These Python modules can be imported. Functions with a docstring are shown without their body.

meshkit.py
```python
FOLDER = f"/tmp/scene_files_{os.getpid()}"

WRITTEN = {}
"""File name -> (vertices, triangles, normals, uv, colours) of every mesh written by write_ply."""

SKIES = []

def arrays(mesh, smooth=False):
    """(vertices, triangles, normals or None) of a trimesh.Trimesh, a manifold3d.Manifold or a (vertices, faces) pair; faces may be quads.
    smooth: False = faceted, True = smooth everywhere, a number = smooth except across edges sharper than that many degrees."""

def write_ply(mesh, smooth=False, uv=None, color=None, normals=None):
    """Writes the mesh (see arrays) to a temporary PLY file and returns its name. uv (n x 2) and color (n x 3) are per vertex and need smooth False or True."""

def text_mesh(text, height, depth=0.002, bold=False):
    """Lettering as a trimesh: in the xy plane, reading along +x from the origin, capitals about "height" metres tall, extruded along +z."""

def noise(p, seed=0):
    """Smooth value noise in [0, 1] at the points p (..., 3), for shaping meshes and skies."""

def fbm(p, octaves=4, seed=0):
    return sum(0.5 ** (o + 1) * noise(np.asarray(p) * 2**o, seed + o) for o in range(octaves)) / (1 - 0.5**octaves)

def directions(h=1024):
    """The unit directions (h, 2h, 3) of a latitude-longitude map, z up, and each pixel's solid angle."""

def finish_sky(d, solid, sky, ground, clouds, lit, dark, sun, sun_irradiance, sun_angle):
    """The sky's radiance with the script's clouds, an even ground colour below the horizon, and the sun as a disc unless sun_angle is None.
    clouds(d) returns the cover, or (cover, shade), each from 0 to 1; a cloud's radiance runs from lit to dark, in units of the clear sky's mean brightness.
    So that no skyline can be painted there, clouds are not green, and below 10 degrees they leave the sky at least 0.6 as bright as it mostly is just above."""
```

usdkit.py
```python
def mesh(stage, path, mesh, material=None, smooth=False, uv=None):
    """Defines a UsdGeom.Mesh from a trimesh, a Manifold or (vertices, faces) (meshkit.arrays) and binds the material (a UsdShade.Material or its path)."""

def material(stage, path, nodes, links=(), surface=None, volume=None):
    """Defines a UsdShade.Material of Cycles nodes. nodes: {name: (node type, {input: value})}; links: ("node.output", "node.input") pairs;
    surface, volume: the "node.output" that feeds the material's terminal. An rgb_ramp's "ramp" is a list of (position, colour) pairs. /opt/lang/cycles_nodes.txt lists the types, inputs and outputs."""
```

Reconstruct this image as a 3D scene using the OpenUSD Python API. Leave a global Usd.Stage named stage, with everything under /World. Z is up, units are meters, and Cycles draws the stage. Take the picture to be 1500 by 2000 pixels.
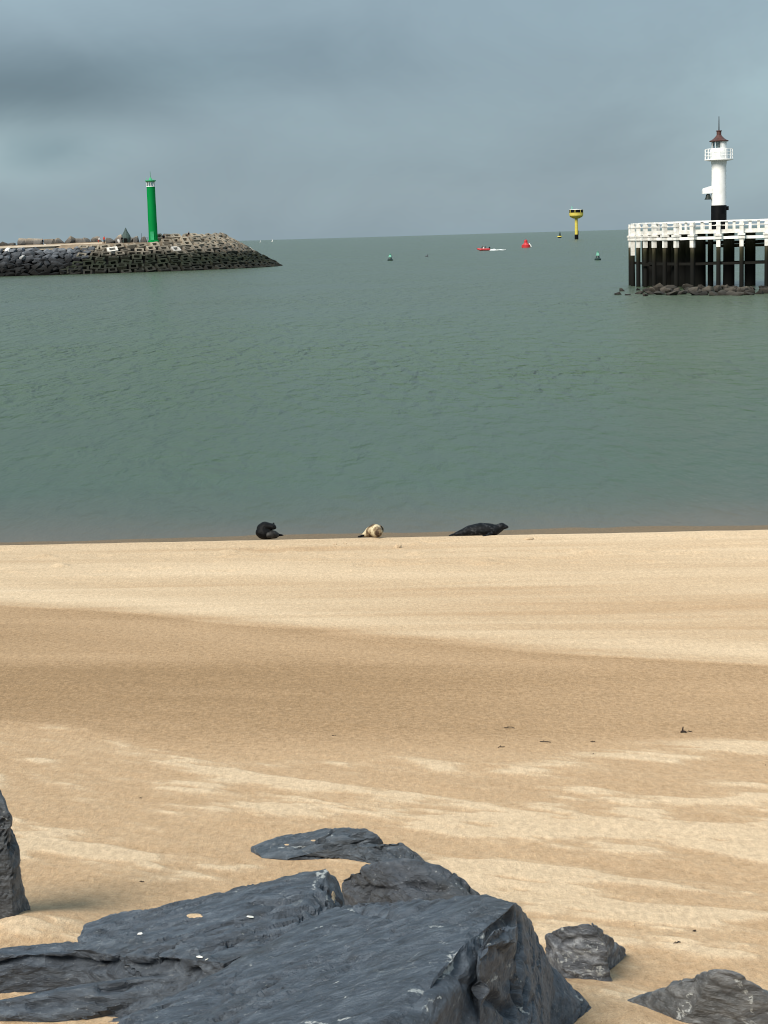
import math, random
import numpy as np, trimesh, usdkit, meshkit
import manifold3d as m3
from scipy.interpolate import PchipInterpolator
from shapely.geometry import Polygon
from pxr import Usd, UsdGeom, UsdLux, UsdShade, Gf, Sdf, Vt

stage = Usd.Stage.CreateInMemory()
UsdGeom.SetStageUpAxis(stage, 'Z'); UsdGeom.SetStageMetersPerUnit(stage, 1.0)
UsdGeom.Xform.Define(stage, '/World'); UsdGeom.Scope.Define(stage, '/World/Looks')
random.seed(7); rng = np.random.default_rng(7)

# ------------------------------------------------------------------ camera
FPX, HC = 3400.0, 6.7                       # focal length in photo pixels, eye height over the water
PITCH, ROLL = math.atan(538 / FPX), 0.0290
EXPOSURE = 1.75
_f = np.array([0, math.cos(PITCH), -math.sin(PITCH)]); _r0 = np.array([1.0, 0, 0]); _u0 = np.array([0, math.sin(PITCH), math.cos(PITCH)])
_r = _r0 * math.cos(ROLL) - _u0 * math.sin(ROLL); _u = _r0 * math.sin(ROLL) + _u0 * math.cos(ROLL)
EYE = np.array([0, 0, HC])
cam = UsdGeom.Camera.Define(stage, '/World/camera')
cam.CreateHorizontalApertureAttr(36.0); cam.CreateVerticalApertureAttr(48.0); cam.CreateFocalLengthAttr(36.0 * FPX / 1500)
cam.CreateClippingRangeAttr((0.1, 200000.0)); cam.CreateExposureAttr(EXPOSURE)
_m = Gf.Matrix4d(*_r, 0, *_u, 0, *(-_f), 0, *EYE, 1)
cam.AddTransformOp().Set(_m)
def ray(px, py):
    """Direction from the eye through a point measured in the photograph."""
    return _f + _r * ((px - 750) / FPX) + _u * ((1000 - py) / FPX)

# ------------------------------------------------------------------ sky and sun (overcast, the brighter part of the sky behind the camera)
SUN = np.array([-0.45, -0.62, 0.66]); SUN /= np.linalg.norm(SUN)
SKY_STRENGTH, SUN_I, SUN_ANGLE = 0.10, 0.40, 28.0
dl = UsdLux.DistantLight.Define(stage, '/World/sun')
dl.CreateIntensityAttr(SUN_I); dl.CreateAngleAttr(SUN_ANGLE); dl.CreateNormalizeAttr(True); dl.CreateColorAttr(Gf.Vec3f(1.0, 0.93, 0.82))
_z = SUN; _x = np.cross([0, 0, 1], _z); _x /= np.linalg.norm(_x); _y = np.cross(_z, _x)
dl.AddTransformOp().Set(Gf.Matrix4d(*_x, 0, *_y, 0, *_z, 0, 0, 0, 500, 1))
dome = UsdLux.DomeLight.Define(stage, '/World/sky')
C0 = (0.745, 1.00, 1.16)                       # cloud layer radiance near the horizon, before strength
def sky_material():
    n = {'tc': ('texture_coordinate', {}),
         'sky': ('sky_texture', {'sky_type': 'single_scattering', 'sun_disc': False, 'sun_elevation': float(math.asin(SUN[2])), 'sun_rotation': float(math.atan2(SUN[0], SUN[1]))}),
         'sep': ('separate_xyz', {}),
         'lum': ('map_range', {'from_min': 0.09, 'from_max': 1.0, 'to_min': 1.0, 'to_max': 2.9, 'clamp': True}),
         'base': ('mix_color', {'blend_type': 'multiply', 'fac': 1.0, 'a': C0, 'use_clamp': False}),
         'stretch': ('mapping', {'scale': (2.8, 2.8, 5.2), 'location': (3.1, 0.4, 0.35)}),
         'n1': ('noise_texture', {'scale': 2.6, 'detail': 8.0, 'roughness': 0.58, 'distortion': 0.35}),
         'r1': ('rgb_ramp', {'ramp': [(0.25, (0.88, 0.89, 0.90)), (0.5, (1.0, 1.0, 1.0)), (0.75, (1.10, 1.12, 1.10))]}),
         'cl': ('mix_color', {'blend_type': 'multiply', 'fac': 1.0, 'use_clamp': False}),
         'wv': ('vector_math', {'math_type': 'multiply_add', 'vector2': (.10, .0, .028), 'vector3': (0, 0, 0)}),
         'wd': ('vector_math', {'math_type': 'add'}),
         'out': ('mix_color', {'blend_type': 'mix', 'fac': 0.97, 'use_clamp': False}),
         'bg': ('background_shader', {'strength': SKY_STRENGTH})}
    l = [('tc.generated', 'sep.vector'), ('sep.z', 'lum.value'), ('lum.result', 'base.b'), ('tc.generated', 'stretch.vector'), ('stretch.vector', 'n1.vector'), ('n1.fac', 'r1.fac'),
         ('n1.color', 'wv.vector1'), ('tc.generated', 'wv.vector3'), ('base.result', 'cl.a'), ('r1.color', 'cl.b'), ('sky.color', 'out.a'), ('out.result', 'bg.color')]
    last = 'cl.result'      # cloud banks: (photo pixel of the middle, half width, half height, tint)
    for k, (px, py, w, h, tint) in enumerate((((-40, 175, 620, 130, (.57, .62, .64))), (430, 130, 620, 110, (.80, .83, .85)), (115, 295, 170, 60, (.70, .75, .78)), (-20, 290, 420, 120, (1.30, 1.30, 1.24)), (1580, 190, 480, 260, (1.28, 1.29, 1.24)), (820, 330, 900, 60, (.95, .96, .97)), (60, -60, 420, 130, (1.14, 1.13, 1.12)))):
        d = ray(px, py); d = d / np.linalg.norm(d) + np.array([.05, 0, .014])
        sc = np.array([FPX / w, 1.0, FPX / h])
        n['m%d' % k] = ('mapping', {'scale': tuple(sc), 'location': tuple(-d * sc)}); n['g%d' % k] = ('gradient_texture', {'gradient_type': 'spherical'})
        n['e%d' % k] = ('map_range', {'range_type': 'smoothstep', 'from_min': 0., 'from_max': 1., 'to_min': 0., 'to_max': 1., 'clamp': True}); n['x%d' % k] = ('mix_color', {'blend_type': 'multiply', 'b': tint, 'use_clamp': False})
        l += [('wd.vector', 'm%d.vector' % k), ('m%d.vector' % k, 'g%d.vector' % k), ('g%d.fac' % k, 'e%d.value' % k), ('e%d.result' % k, 'x%d.fac' % k), (last, 'x%d.a' % k)]; last = 'x%d.result' % k
    n['wd'] = ('vector_math', {'math_type': 'add', 'vector2': (0, 0, 0)}); l += [('wv.vector', 'wd.vector1'), (last, 'out.b')]
    return usdkit.material(stage, '/World/Looks/overcast_sky', n, l, surface='bg.background')
UsdShade.MaterialBindingAPI.Apply(dome.GetPrim()).Bind(sky_material())
for k, v in (('label', 'grey overcast sky with a darker cloud bank at upper left'), ('kind', 'structure')):
    dome.GetPrim().SetCustomDataByKey(k, v)

# ------------------------------------------------------------------ helpers
def at_z(px, py, z):
    d = ray(px, py); return EYE + d * ((z - HC) / d[2])
def at_d(px, py, dist):
    d = ray(px, py); return EYE + d * (dist / d[1])
def scale_at(dist):                                       # metres per photo pixel
    return dist / FPX / math.cos(PITCH) * 1.0

used = {}
def path_for(parent, name):
    base = str(parent) + '/' + name
    k = used.get(base, -1) + 1; used[base] = k
    return base if k == 0 else '%s_%03d' % (base, k)
def tagp(p, label=None, cat=None, group=None, kind=None):
    for k, v in (('label', label), ('category', cat), ('group', group), ('kind', kind)):
        if v: p.SetCustomDataByKey(k, v)
    return p
ORIGIN = {}
def thing(name, label, cat, loc=(0, 0, 0), group=None, parent='/World'):
    p = path_for(parent, name)
    x = UsdGeom.Xform.Define(stage, p); x.AddTranslateOp().Set(Gf.Vec3d(*map(float, loc)))
    ORIGIN[p] = np.asarray(loc, float); tagp(x.GetPrim(), label, cat, group); return p
def tm(m):
    if isinstance(m, trimesh.Trimesh): return m
    v, f, _ = meshkit.arrays(m); return trimesh.Trimesh(v, f, process=False)
def part(parent, name, mesh, mat, smooth=False, label=None, kind=None):
    """A mesh given in world coordinates becomes a part of the thing (or part) parent."""
    o = ORIGIN.get(parent, np.zeros(3)); p = path_for(parent, name)
    mesh = tm(mesh).copy(); mesh.apply_translation(-o)
    usdkit.mesh(stage, p, mesh, LOOK[mat], smooth=smooth)
    tagp(stage.GetPrimAtPath(p), label, None, None, kind); return p
def single(name, mesh, mat, label, cat, group=None, smooth=False, kind=None):
    mesh = tm(mesh); c = mesh.bounds.mean(0); c[2] = mesh.bounds[0, 2]
    p = path_for('/World', name); me = mesh.copy(); me.apply_translation(-c)
    g = usdkit.mesh(stage, p, me, LOOK[mat], smooth=smooth); g.AddTranslateOp().Set(Gf.Vec3d(*map(float, c)))
    tagp(g.GetPrim(), label, cat, group, kind); return p
cat_ = trimesh.util.concatenate
def box(c, s, rz=0.0):
    b = trimesh.creation.box(s)
    if rz: b.apply_transform(trimesh.transformations.rotation_matrix(rz, [0, 0, 1]))
    b.apply_translation(c); return b
def beam(p, q, w, h):
    """A box beam from p to q, w wide across, h high."""
    p, q = np.asarray(p, float), np.asarray(q, float); d = q - p; L = np.linalg.norm(d); d /= L
    side = np.cross(d, [0, 0, 1.0])
    side = np.array([1.0, 0, 0]) if np.linalg.norm(side) < 1e-6 else side / np.linalg.norm(side)
    up = np.cross(side, d); b = trimesh.creation.box((L, w, h)); T = np.eye(4)
    T[:3, 0], T[:3, 1], T[:3, 2], T[:3, 3] = d, side, up, (p + q) / 2
    b.apply_transform(T); return b
def rod(p, q, r0, r1=None, n=10):
    r1 = r0 if r1 is None else r1; p, q = np.asarray(p, float), np.asarray(q, float); d = q - p; L = np.linalg.norm(d)
    m = trimesh.creation.revolve(np.array([[0, 0], [r0, 0], [r1, L], [0, L]]), sections=n)
    m.apply_transform(trimesh.geometry.align_vectors([0, 0, 1], d / L)); m.apply_translation(p); return m
def lathe(c, prof, n=24):
    m = trimesh.creation.revolve(np.array(prof, float), sections=n); m.apply_translation(c); return m
def ring(c, R, r, n=28, k=6):
    m = trimesh.creation.torus(R, r, major_sections=n, minor_sections=k); m.apply_translation(c); return m
def sph(p, r, n=10):
    return m3.Manifold.sphere(r, n).translate(tuple(map(float, p)))
def ell(p, rx, ry, rz, n=16, rot=(0, 0, 0)):
    return m3.Manifold.sphere(1, n).scale((rx, ry, rz)).rotate(rot).translate(tuple(map(float, p)))
def chain(pts, n=10):
    """pts: (xyz, radius) -> union of the hulls of neighbouring spheres."""
    ss = [sph(p, r, n) for p, r in pts]
    return m3.Manifold.batch_boolean([m3.Manifold.batch_hull([a, b]) for a, b in zip(ss, ss[1:])], m3.OpType.Add)

# ------------------------------------------------------------------ materials
LOOK = {}
def look(name, nodes, links, surface):
    LOOK[name] = usdkit.material(stage, '/World/Looks/' + name, nodes, links, surface=surface)
def simple(name, c1, c2=None, scale=3.0, rough=0.6, bump=0.0, bscale=20.0, spec=0.4, stretch=(1, 1, 1), metallic=0.0, detail=5.0, lo=.35, hi=.65):
    c2 = c2 or tuple(x * 0.8 for x in c1)
    n = {'g': ('geometry', {}), 'mp': ('mapping', {'scale': stretch}), 'n': ('noise_texture', {'scale': scale, 'detail': detail, 'roughness': .6}),
         'r': ('rgb_ramp', {'ramp': [(lo, c2), (hi, c1)]}), 'p': ('principled_bsdf', {'roughness': rough, 'specular_ior_level': spec, 'metallic': metallic})}
    l = [('g.position', 'mp.vector'), ('mp.vector', 'n.vector'), ('n.fac', 'r.fac'), ('r.color', 'p.base_color')]
    if bump:
        n['nb'] = ('noise_texture', {'scale': bscale, 'detail': 6.0, 'roughness': .65}); n['b'] = ('bump', {'strength': 1.0, 'distance': bump})
        l += [('mp.vector', 'nb.vector'), ('nb.fac', 'b.height'), ('b.normal', 'p.normal')]
    look(name, n, l, 'p.BSDF')

simple('white_paint', (.80, .80, .79), (.70, .70, .68), 1.2, .45)
simple('white_paint_worn', (.78, .77, .74), (.56, .53, .48), 1.8, .55)
simple('black_paint', (.0035, .004, .005), (.0025, .0025, .003), 2, .5, spec=.12)
simple('green_paint', (.0010, .190, .042), (.0008, .165, .036), .5, .55, spec=.06, stretch=(1, 1, .3))
simple('green_paint_light', (.03, .33, .13), (.02, .25, .1), 2, .4)
simple('yellow_paint', (.56, .47, .09), (.47, .38, .07), .6, .5, spec=.25)
simple('red_paint', (.50, .030, .035), (.36, .02, .025), 1, .45)
simple('red_roof', (.090, .033, .025), (.055, .023, .019), 3, .55)
simple('bronze', (.020, .030, .025), (.012, .017, .015), 4, .5, spec=.2)
simple('buoy_green', (.012, .17, .085), (.008, .10, .06), 1.5, .45)
simple('buoy_dark', (.010, .030, .026), (.006, .016, .014), 2, .5)
simple('pale_green', (.16, .42, .32), (.12, .32, .25), 2, .5)
simple('dark_cloth', (.006, .006, .009), (.004, .004, .006), 6, .9, spec=.1)
simple('red_cloth', (.42, .045, .030), (.33, .03, .02), 6, .85)
simple('white_cloth', (.72, .70, .68), (.6, .58, .56), 6, .85)
simple('blue_cloth', (.010, .014, .03), (.007, .010, .02), 6, .9, spec=.1)
simple('brown_cloth', (.10, .06, .035), (.07, .04, .025), 6, .85)
simple('skin', (.42, .25, .18), (.36, .2, .14), 6, .6)
simple('hair', (.02, .014, .010), None, 6, .7)
simple('concrete_path', (.60, .52, .42), (.50, .43, .34), .8, .85, .02, 8)
simple('concrete_wall', (.33, .26, .19), (.22, .17, .12), .7, .9, .03, 5)
simple('teardrop_stone', (.050, .080, .073), (.024, .040, .037), 1.6, .75, .05, 4)
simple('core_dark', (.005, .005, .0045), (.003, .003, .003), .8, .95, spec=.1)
simple('twig', (.030, .018, .012), (.018, .012, .010), 30, .85)
simple('shell', (.78, .76, .70), (.62, .58, .50), 60, .6)
simple('lens_glass', (.55, .58, .58), (.42, .46, .47), 2, .12, spec=.7)
simple('foam', (.80, .82, .82), (.6, .63, .63), 1.2, .8)
simple('sail', (.80, .80, .78), (.7, .7, .7), 1, .8)
simple('dark_metal', (.05, .055, .06), (.03, .03, .035), 4, .5)

def window_glass():
    n = {'t': ('transparent_bsdf', {'color': (.86, .9, .9)}), 'g': ('glossy_bsdf', {'roughness': .04, 'color': (.9, .9, .9)}), 'f': ('fresnel', {'IOR': 1.5}), 'm': ('mix_closure', {})}
    look('glass', n, [('f.fac', 'm.fac'), ('t.BSDF', 'm.closure1'), ('g.BSDF', 'm.closure2')], 'm.closure')
window_glass()

def pile_wood():        # tarred timber: greyish where it dries at the top, green weed between the tides, black below
    n = {'g': ('geometry', {}), 's': ('separate_xyz', {}), 'mp': ('mapping', {'scale': (3, 3, .5)}), 'n': ('noise_texture', {'scale': 1.6, 'detail': 6.0}),
         'off': ('math', {'math_type': 'multiply_add', 'value2': 1.6, 'value3': -0.8}), 'add': ('math', {'math_type': 'add'}),
         'mr': ('map_range', {'from_min': 0.0, 'from_max': 5.2, 'clamp': True}),
         'r': ('rgb_ramp', {'ramp': [(0.0, (.006, .0065, .005)), (.30, (.008, .008, .0075)), (.55, (.010, .0095, .008)), (.74, (.020, .020, .010)), (.88, (.065, .056, .036)), (1.0, (.13, .12, .10))]}),
         'p': ('principled_bsdf', {'roughness': .85, 'specular_ior_level': .12}), 'b': ('bump', {'distance': .03})}
    look('pile_wood', n, [('g.position', 's.vector'), ('g.position', 'mp.vector'), ('mp.vector', 'n.vector'), ('n.fac', 'off.value1'), ('off.value', 'add.value1'), ('s.z', 'add.value2'),
                          ('add.value', 'mr.value'), ('mr.result', 'r.fac'), ('r.color', 'p.base_color'), ('n.fac', 'b.height'), ('b.normal', 'p.normal')], 'p.BSDF')
pile_wood()

def tidal(name, stops, zlo, zhi, rnd=.35, bscale=3.0, bump=.08, spread=1.6):
    """Stone or concrete of the breakwater: bare and pale high up, dark with weed within reach of the tide; each piece a little different."""
    n = {'g': ('geometry', {}), 's': ('separate_xyz', {}), 'n': ('noise_texture', {'scale': .55, 'detail': 4.0}), 'off': ('math', {'math_type': 'multiply_add', 'value2': 2 * spread, 'value3': -spread}),
         'add': ('math', {'math_type': 'add'}), 'mr': ('map_range', {'from_min': zlo, 'from_max': zhi, 'clamp': True}), 'r': ('rgb_ramp', {'ramp': stops}),
         'oi': ('object_info', {}), 'vr': ('map_range', {'from_min': 0., 'from_max': 1., 'to_min': 1 - rnd, 'to_max': 1 + rnd}),
         'nf': ('noise_texture', {'scale': bscale, 'detail': 6.0, 'roughness': .65}), 'fr': ('map_range', {'from_min': .3, 'from_max': .7, 'to_min': .75, 'to_max': 1.25}), 'mm': ('math', {'math_type': 'multiply'}),
         'mx': ('mix_color', {'blend_type': 'multiply', 'fac': 1.0, 'use_clamp': False}), 'p': ('principled_bsdf', {'roughness': .85, 'specular_ior_level': .15}), 'b': ('bump', {'distance': bump})}
    look(name, n, [('g.position', 's.vector'), ('g.position', 'n.vector'), ('n.fac', 'off.value1'), ('off.value', 'add.value1'), ('s.z', 'add.value2'), ('add.value', 'mr.value'), ('mr.result', 'r.fac'),
                   ('oi.random', 'vr.value'), ('g.position', 'nf.vector'), ('nf.fac', 'fr.value'), ('vr.result', 'mm.value1'), ('fr.result', 'mm.value2'),
                   ('r.color', 'mx.a'), ('mm.value', 'mx.b'), ('mx.result', 'p.base_color'), ('nf.fac', 'b.height'), ('b.normal', 'p.normal')], 'p.BSDF')
tidal('armour_stone', [(0, (.005, .005, .0045)), (.30, (.010, .010, .010)), (.50, (.032, .034, .038)), (.78, (.095, .102, .115)), (1, (.15, .155, .165))], 0, 7.0, .45)
tidal('armour_stone_pale', [(0, (.03, .03, .028)), (.4, (.10, .10, .10)), (.7, (.42, .41, .40)), (1, (.60, .58, .56))], 0, 7.0, .15)
tidal('armour_concrete', [(0, (.022, .021, .018)), (.12, (.020, .020, .015)), (.30, (.014, .018, .010)), (.48, (.030, .031, .022)), (.60, (.125, .108, .086)), (.80, (.23, .195, .15)), (1, (.28, .235, .18))], 0, 8.0, .32)
tidal('armour_concrete_pale', [(0, (.04, .04, .036)), (.3, (.08, .08, .07)), (.5, (.30, .28, .25)), (.7, (.50, .47, .43)), (1, (.5, .46, .42))], 0, 8.0, .12)
tidal('armour_back', [(0, (.045, .043, .042)), (.5, (.11, .10, .09)), (1, (.36, .29, .215))], 6.9, 9.2, .28, spread=.5)
tidal('pier_stone', [(0, (.010, .010, .009)), (.25, (.03, .027, .023)), (.6, (.085, .072, .057)), (1, (.150, .126, .100))], -.2, 1.6, .45, spread=.35)

def slate(name, rot, dark, mid, pale, vein=.5, brown=0.3, rough=.5, vscale=1.0):
    """Foliated blue-grey slate: fine relief along the cleavage, pale calcite veins, chips and scratches, dull olive stain."""
    n = {'g': ('geometry', {}), 'mp': ('mapping', {'rotation': rot, 'scale': (2.8, 8.0, 9.0)}), 'n1': ('noise_texture', {'scale': 2.0, 'detail': 10.0, 'roughness': .70, 'distortion': .15}),
         'n2': ('noise_texture', {'scale': 1.1, 'detail': 4.0}), 'r': ('rgb_ramp', {'ramp': [(.33, dark), (.5, mid), (.66, pale)]}),
         'st': ('rgb_ramp', {'ramp': [(.50, (0, 0, 0)), (.68, (brown, brown, brown))]}), 'm1': ('mix_color', {'b': (.045, .042, .034)}),
         # veins: thin lines where a warped noise passes one half, kept in patches
         'v': ('noise_texture', {'scale': 3.4 * vscale, 'detail': 3.0, 'roughness': .5, 'distortion': 1.2}), 'v0': ('math', {'math_type': 'subtract', 'value2': .5}), 'va': ('math', {'math_type': 'absolute'}),
         'vl': ('map_range', {'from_min': .002, 'from_max': .012, 'to_min': 1., 'to_max': 0., 'clamp': True}),
         'vm': ('noise_texture', {'scale': 2.3, 'detail': 3.0}), 'vmr': ('map_range', {'from_min': .52, 'from_max': .66, 'clamp': True}), 'vv': ('math', {'math_type': 'multiply'}),
         'vb': ('noise_texture', {'scale': 22.0, 'detail': 4.0, 'roughness': .7}), 'vbr': ('map_range', {'from_min': .42, 'from_max': .6, 'to_max': vein, 'clamp': True}), 'vv2': ('math', {'math_type': 'multiply'}), 'm2': ('mix_color', {'b': (.42, .43, .42)}),
         # chips and scuffs: small pale flecks drawn out along the cleavage
         'c': ('noise_texture', {'scale': 6.0, 'detail': 7.0, 'roughness': .78}), 'cr': ('map_range', {'from_min': .58, 'from_max': .74, 'to_max': .75, 'clamp': True}), 'm3': ('mix_color', {'b': (.27, .29, .31)}),
         'w': ('noise_texture', {'scale': 6.0, 'detail': 7.0, 'roughness': .72, 'distortion': .6}), 'wr': ('map_range', {'from_min': .70, 'from_max': .74, 'to_max': .9, 'clamp': True}), 'm4': ('mix_color', {'b': (.62, .62, .58)}),
         'sa': ('attribute', {'attribute': 'scuff'}), 'sn': ('noise_texture', {'scale': 34.0, 'detail': 5.0, 'roughness': .75, 'distortion': .4}), 'snr': ('math', {'math_type': 'multiply_add', 'value2': 4.6, 'value3': -3.0}), 'sad': ('math', {'math_type': 'add'}), 'ssm': ('map_range', {'from_min': .0, 'from_max': .25, 'to_max': .85, 'clamp': True}), 'm5': ('mix_color', {'b': (.40, .41, .40)}),
         'nb': ('noise_texture', {'scale': 4.0, 'detail': 10.0, 'roughness': .72, 'distortion': .1}), 'nc': ('noise_texture', {'scale': 14.0, 'detail': 8.0, 'roughness': .7}),
         'b1': ('bump', {'distance': .022, 'strength': 1.0}), 'b2': ('bump', {'distance': .008, 'strength': .9}),
         'p': ('principled_bsdf', {'roughness': rough, 'specular_ior_level': .45})}
    l = [('g.position', 'mp.vector'), ('mp.vector', 'n1.vector'), ('n1.fac', 'r.fac'), ('g.position', 'n2.vector'), ('n2.fac', 'st.fac'), ('r.color', 'm1.a'), ('st.color', 'm1.fac'),
         ('g.position', 'v.vector'), ('v.fac', 'v0.value1'), ('v0.value', 'va.value1'), ('va.value', 'vl.value'), ('g.position', 'vm.vector'), ('vm.fac', 'vmr.value'), ('vl.result', 'vv.value1'), ('vmr.result', 'vv.value2'),
         ('vv.value', 'vv2.value1'), ('g.position', 'vb.vector'), ('vb.fac', 'vbr.value'), ('vbr.result', 'vv2.value2'), ('vv2.value', 'm2.fac'), ('m1.result', 'm2.a'), ('mp.vector', 'c.vector'), ('c.fac', 'cr.value'), ('cr.result', 'm3.fac'), ('m2.result', 'm3.a'),
         ('g.position', 'w.vector'), ('w.fac', 'wr.value'), ('wr.result', 'm4.fac'), ('m3.result', 'm4.a'), ('sa.fac', 'sad.value1'), ('g.position', 'sn.vector'), ('sn.fac', 'snr.value1'), ('snr.value', 'sad.value2'), ('sad.value', 'ssm.value'), ('ssm.result', 'm5.fac'), ('m4.result', 'm5.a'), ('m5.result', 'p.base_color'),
         ('mp.vector', 'nb.vector'), ('nb.fac', 'b1.height'), ('g.position', 'nc.vector'), ('nc.fac', 'b2.height'), ('b1.normal', 'b2.normal'), ('b2.normal', 'p.normal')]
    # mix_color takes fac from a scalar
    look(name, n, [(a, b) for a, b in l], 'p.BSDF')
SD, SM, SP = (.019, .023, .030), (.050, .062, .081), (.095, .113, .138)
slate('slate_main', (0.0, 0.15, -0.75), SD, SM, SP)
slate('slate_left', (0.0, 0.05, -0.35), SD, SM, SP, .35, .2)
slate('slate_back', (0.0, 0.1, -0.3), (.022, .025, .030), (.046, .052, .064), (.078, .086, .10), .5, .7)
slate('slate_flat', (0.0, 0.0, 0.1), (.022, .027, .034), (.046, .057, .072), (.09, .105, .125), .5, .3)
slate('slate_veined', (0.0, 0.0, -1.0), (.028, .032, .042), (.105, .112, .128), (.32, .33, .35), 1.0, .2, vscale=1.8)
slate('slate_brown', (0.0, 0.2, -0.6), (.044, .046, .050), (.100, .102, .106), (.20, .202, .205), .9, .6, vscale=1.2)
slate('slate_upright', (0.0, 1.2, 0.0), (.024, .027, .033), (.048, .053, .060), (.085, .09, .10), .8, .5)

def seal_fur(name, dark, mid, pale, scale, lo, hi, belly=None):
    n = {'tc': ('geometry', {}), 'n': ('noise_texture', {'scale': scale, 'detail': 3.0, 'roughness': .5}), 'r': ('rgb_ramp', {'ramp': [(lo, dark), ((lo + hi) / 2, mid), (hi, pale)]}),
         'n2': ('noise_texture', {'scale': 160.0, 'detail': 2.0}), 'b': ('bump', {'distance': .003}), 'p': ('principled_bsdf', {'roughness': .55, 'specular_ior_level': .10})}
    look(name, n, [('tc.position', 'n.vector'), ('n.fac', 'r.fac'), ('r.color', 'p.base_color'), ('tc.position', 'n2.vector'), ('n2.fac', 'b.height'), ('b.normal', 'p.normal')], 'p.BSDF')
seal_fur('fur_black', (.0025, .0025, .003), (.004, .004, .0045), (.012, .0115, .011), 9, .35, .75)
seal_fur('fur_grey', (.0045, .005, .006), (.009, .010, .012), (.045, .046, .048), 16, .40, .72)
seal_fur('fur_pale', (.045, .026, .016), (.25, .18, .105), (.56, .47, .31), 6, .38, .62)
seal_fur('fur_darkgrey', (.014, .014, .0145), (.028, .027, .026), (.055, .052, .05), 12, .35, .7)

# ------------------------------------------------------------------ beach
PROF = PchipInterpolator([-60, 3, 5, 8.6, 10.7, 12.2, 14, 17.5, 22, 26.5, 32, 35.2, 36.0, 36.5, 39.5, 45, 60, 120],
                         [4.5, 3.6, 3.2, 2.62, 2.33, 2.11, 1.89, 1.52, 1.21, .90, .60, .475, .452, .36, -.02, -.4, -1.5, -3.0])
def shore(x, y): return y + 0.05 * np.clip(x, -40, 40)
def sand_base(x, y): return PROF(np.clip(shore(x, y), -60, 120))
def on_sand(px, py, h=0.0):
    """The point on the pixel's ray that lies h above the beach."""
    d = ray(px, py); lo, hi = 4.0, 60.0
    for _ in range(50):
        mid = (lo + hi) / 2; p = EYE + d * (mid / d[1])
        if p[2] - float(sand_base(p[0], p[1])) > h: lo = mid
        else: hi = mid
    return EYE + d * (lo / d[1])
def line(*pix):
    w = np.array([on_sand(*p)[:2] for p in pix]); i = np.argsort(w[:, 0]); w = w[i]
    a, b = w[0], w[-1]
    f = PchipInterpolator(w[:, 0], w[:, 1])
    return lambda x: np.where(x < a[0], a[1], np.where(x > b[0], b[1], f(np.clip(x, a[0], b[0]))))
L1 = line((-60, 1176), (0, 1183), (250, 1200), (500, 1227), (750, 1252), (1000, 1270), (1250, 1286), (1560, 1304))
L2 = line((-60, 1408), (0, 1414), (120, 1420), (230, 1440), (380, 1462), (560, 1478), (800, 1478), (1000, 1490), (1150, 1468), (1300, 1450), (1560, 1438))
def sst(a, b, v):
    t = np.clip((v - a) / (b - a), 0, 1); return t * t * (3 - 2 * t)
def aniso(x, y, ang, sx, sy, seed, octv=4):
    c, s = math.cos(ang), math.sin(ang); u, v = c * x + s * y, -s * x + c * y
    return meshkit.fbm(np.stack([u * sx, v * sy, np.full_like(u, 3.7 + seed)], -1), octv, seed)
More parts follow.
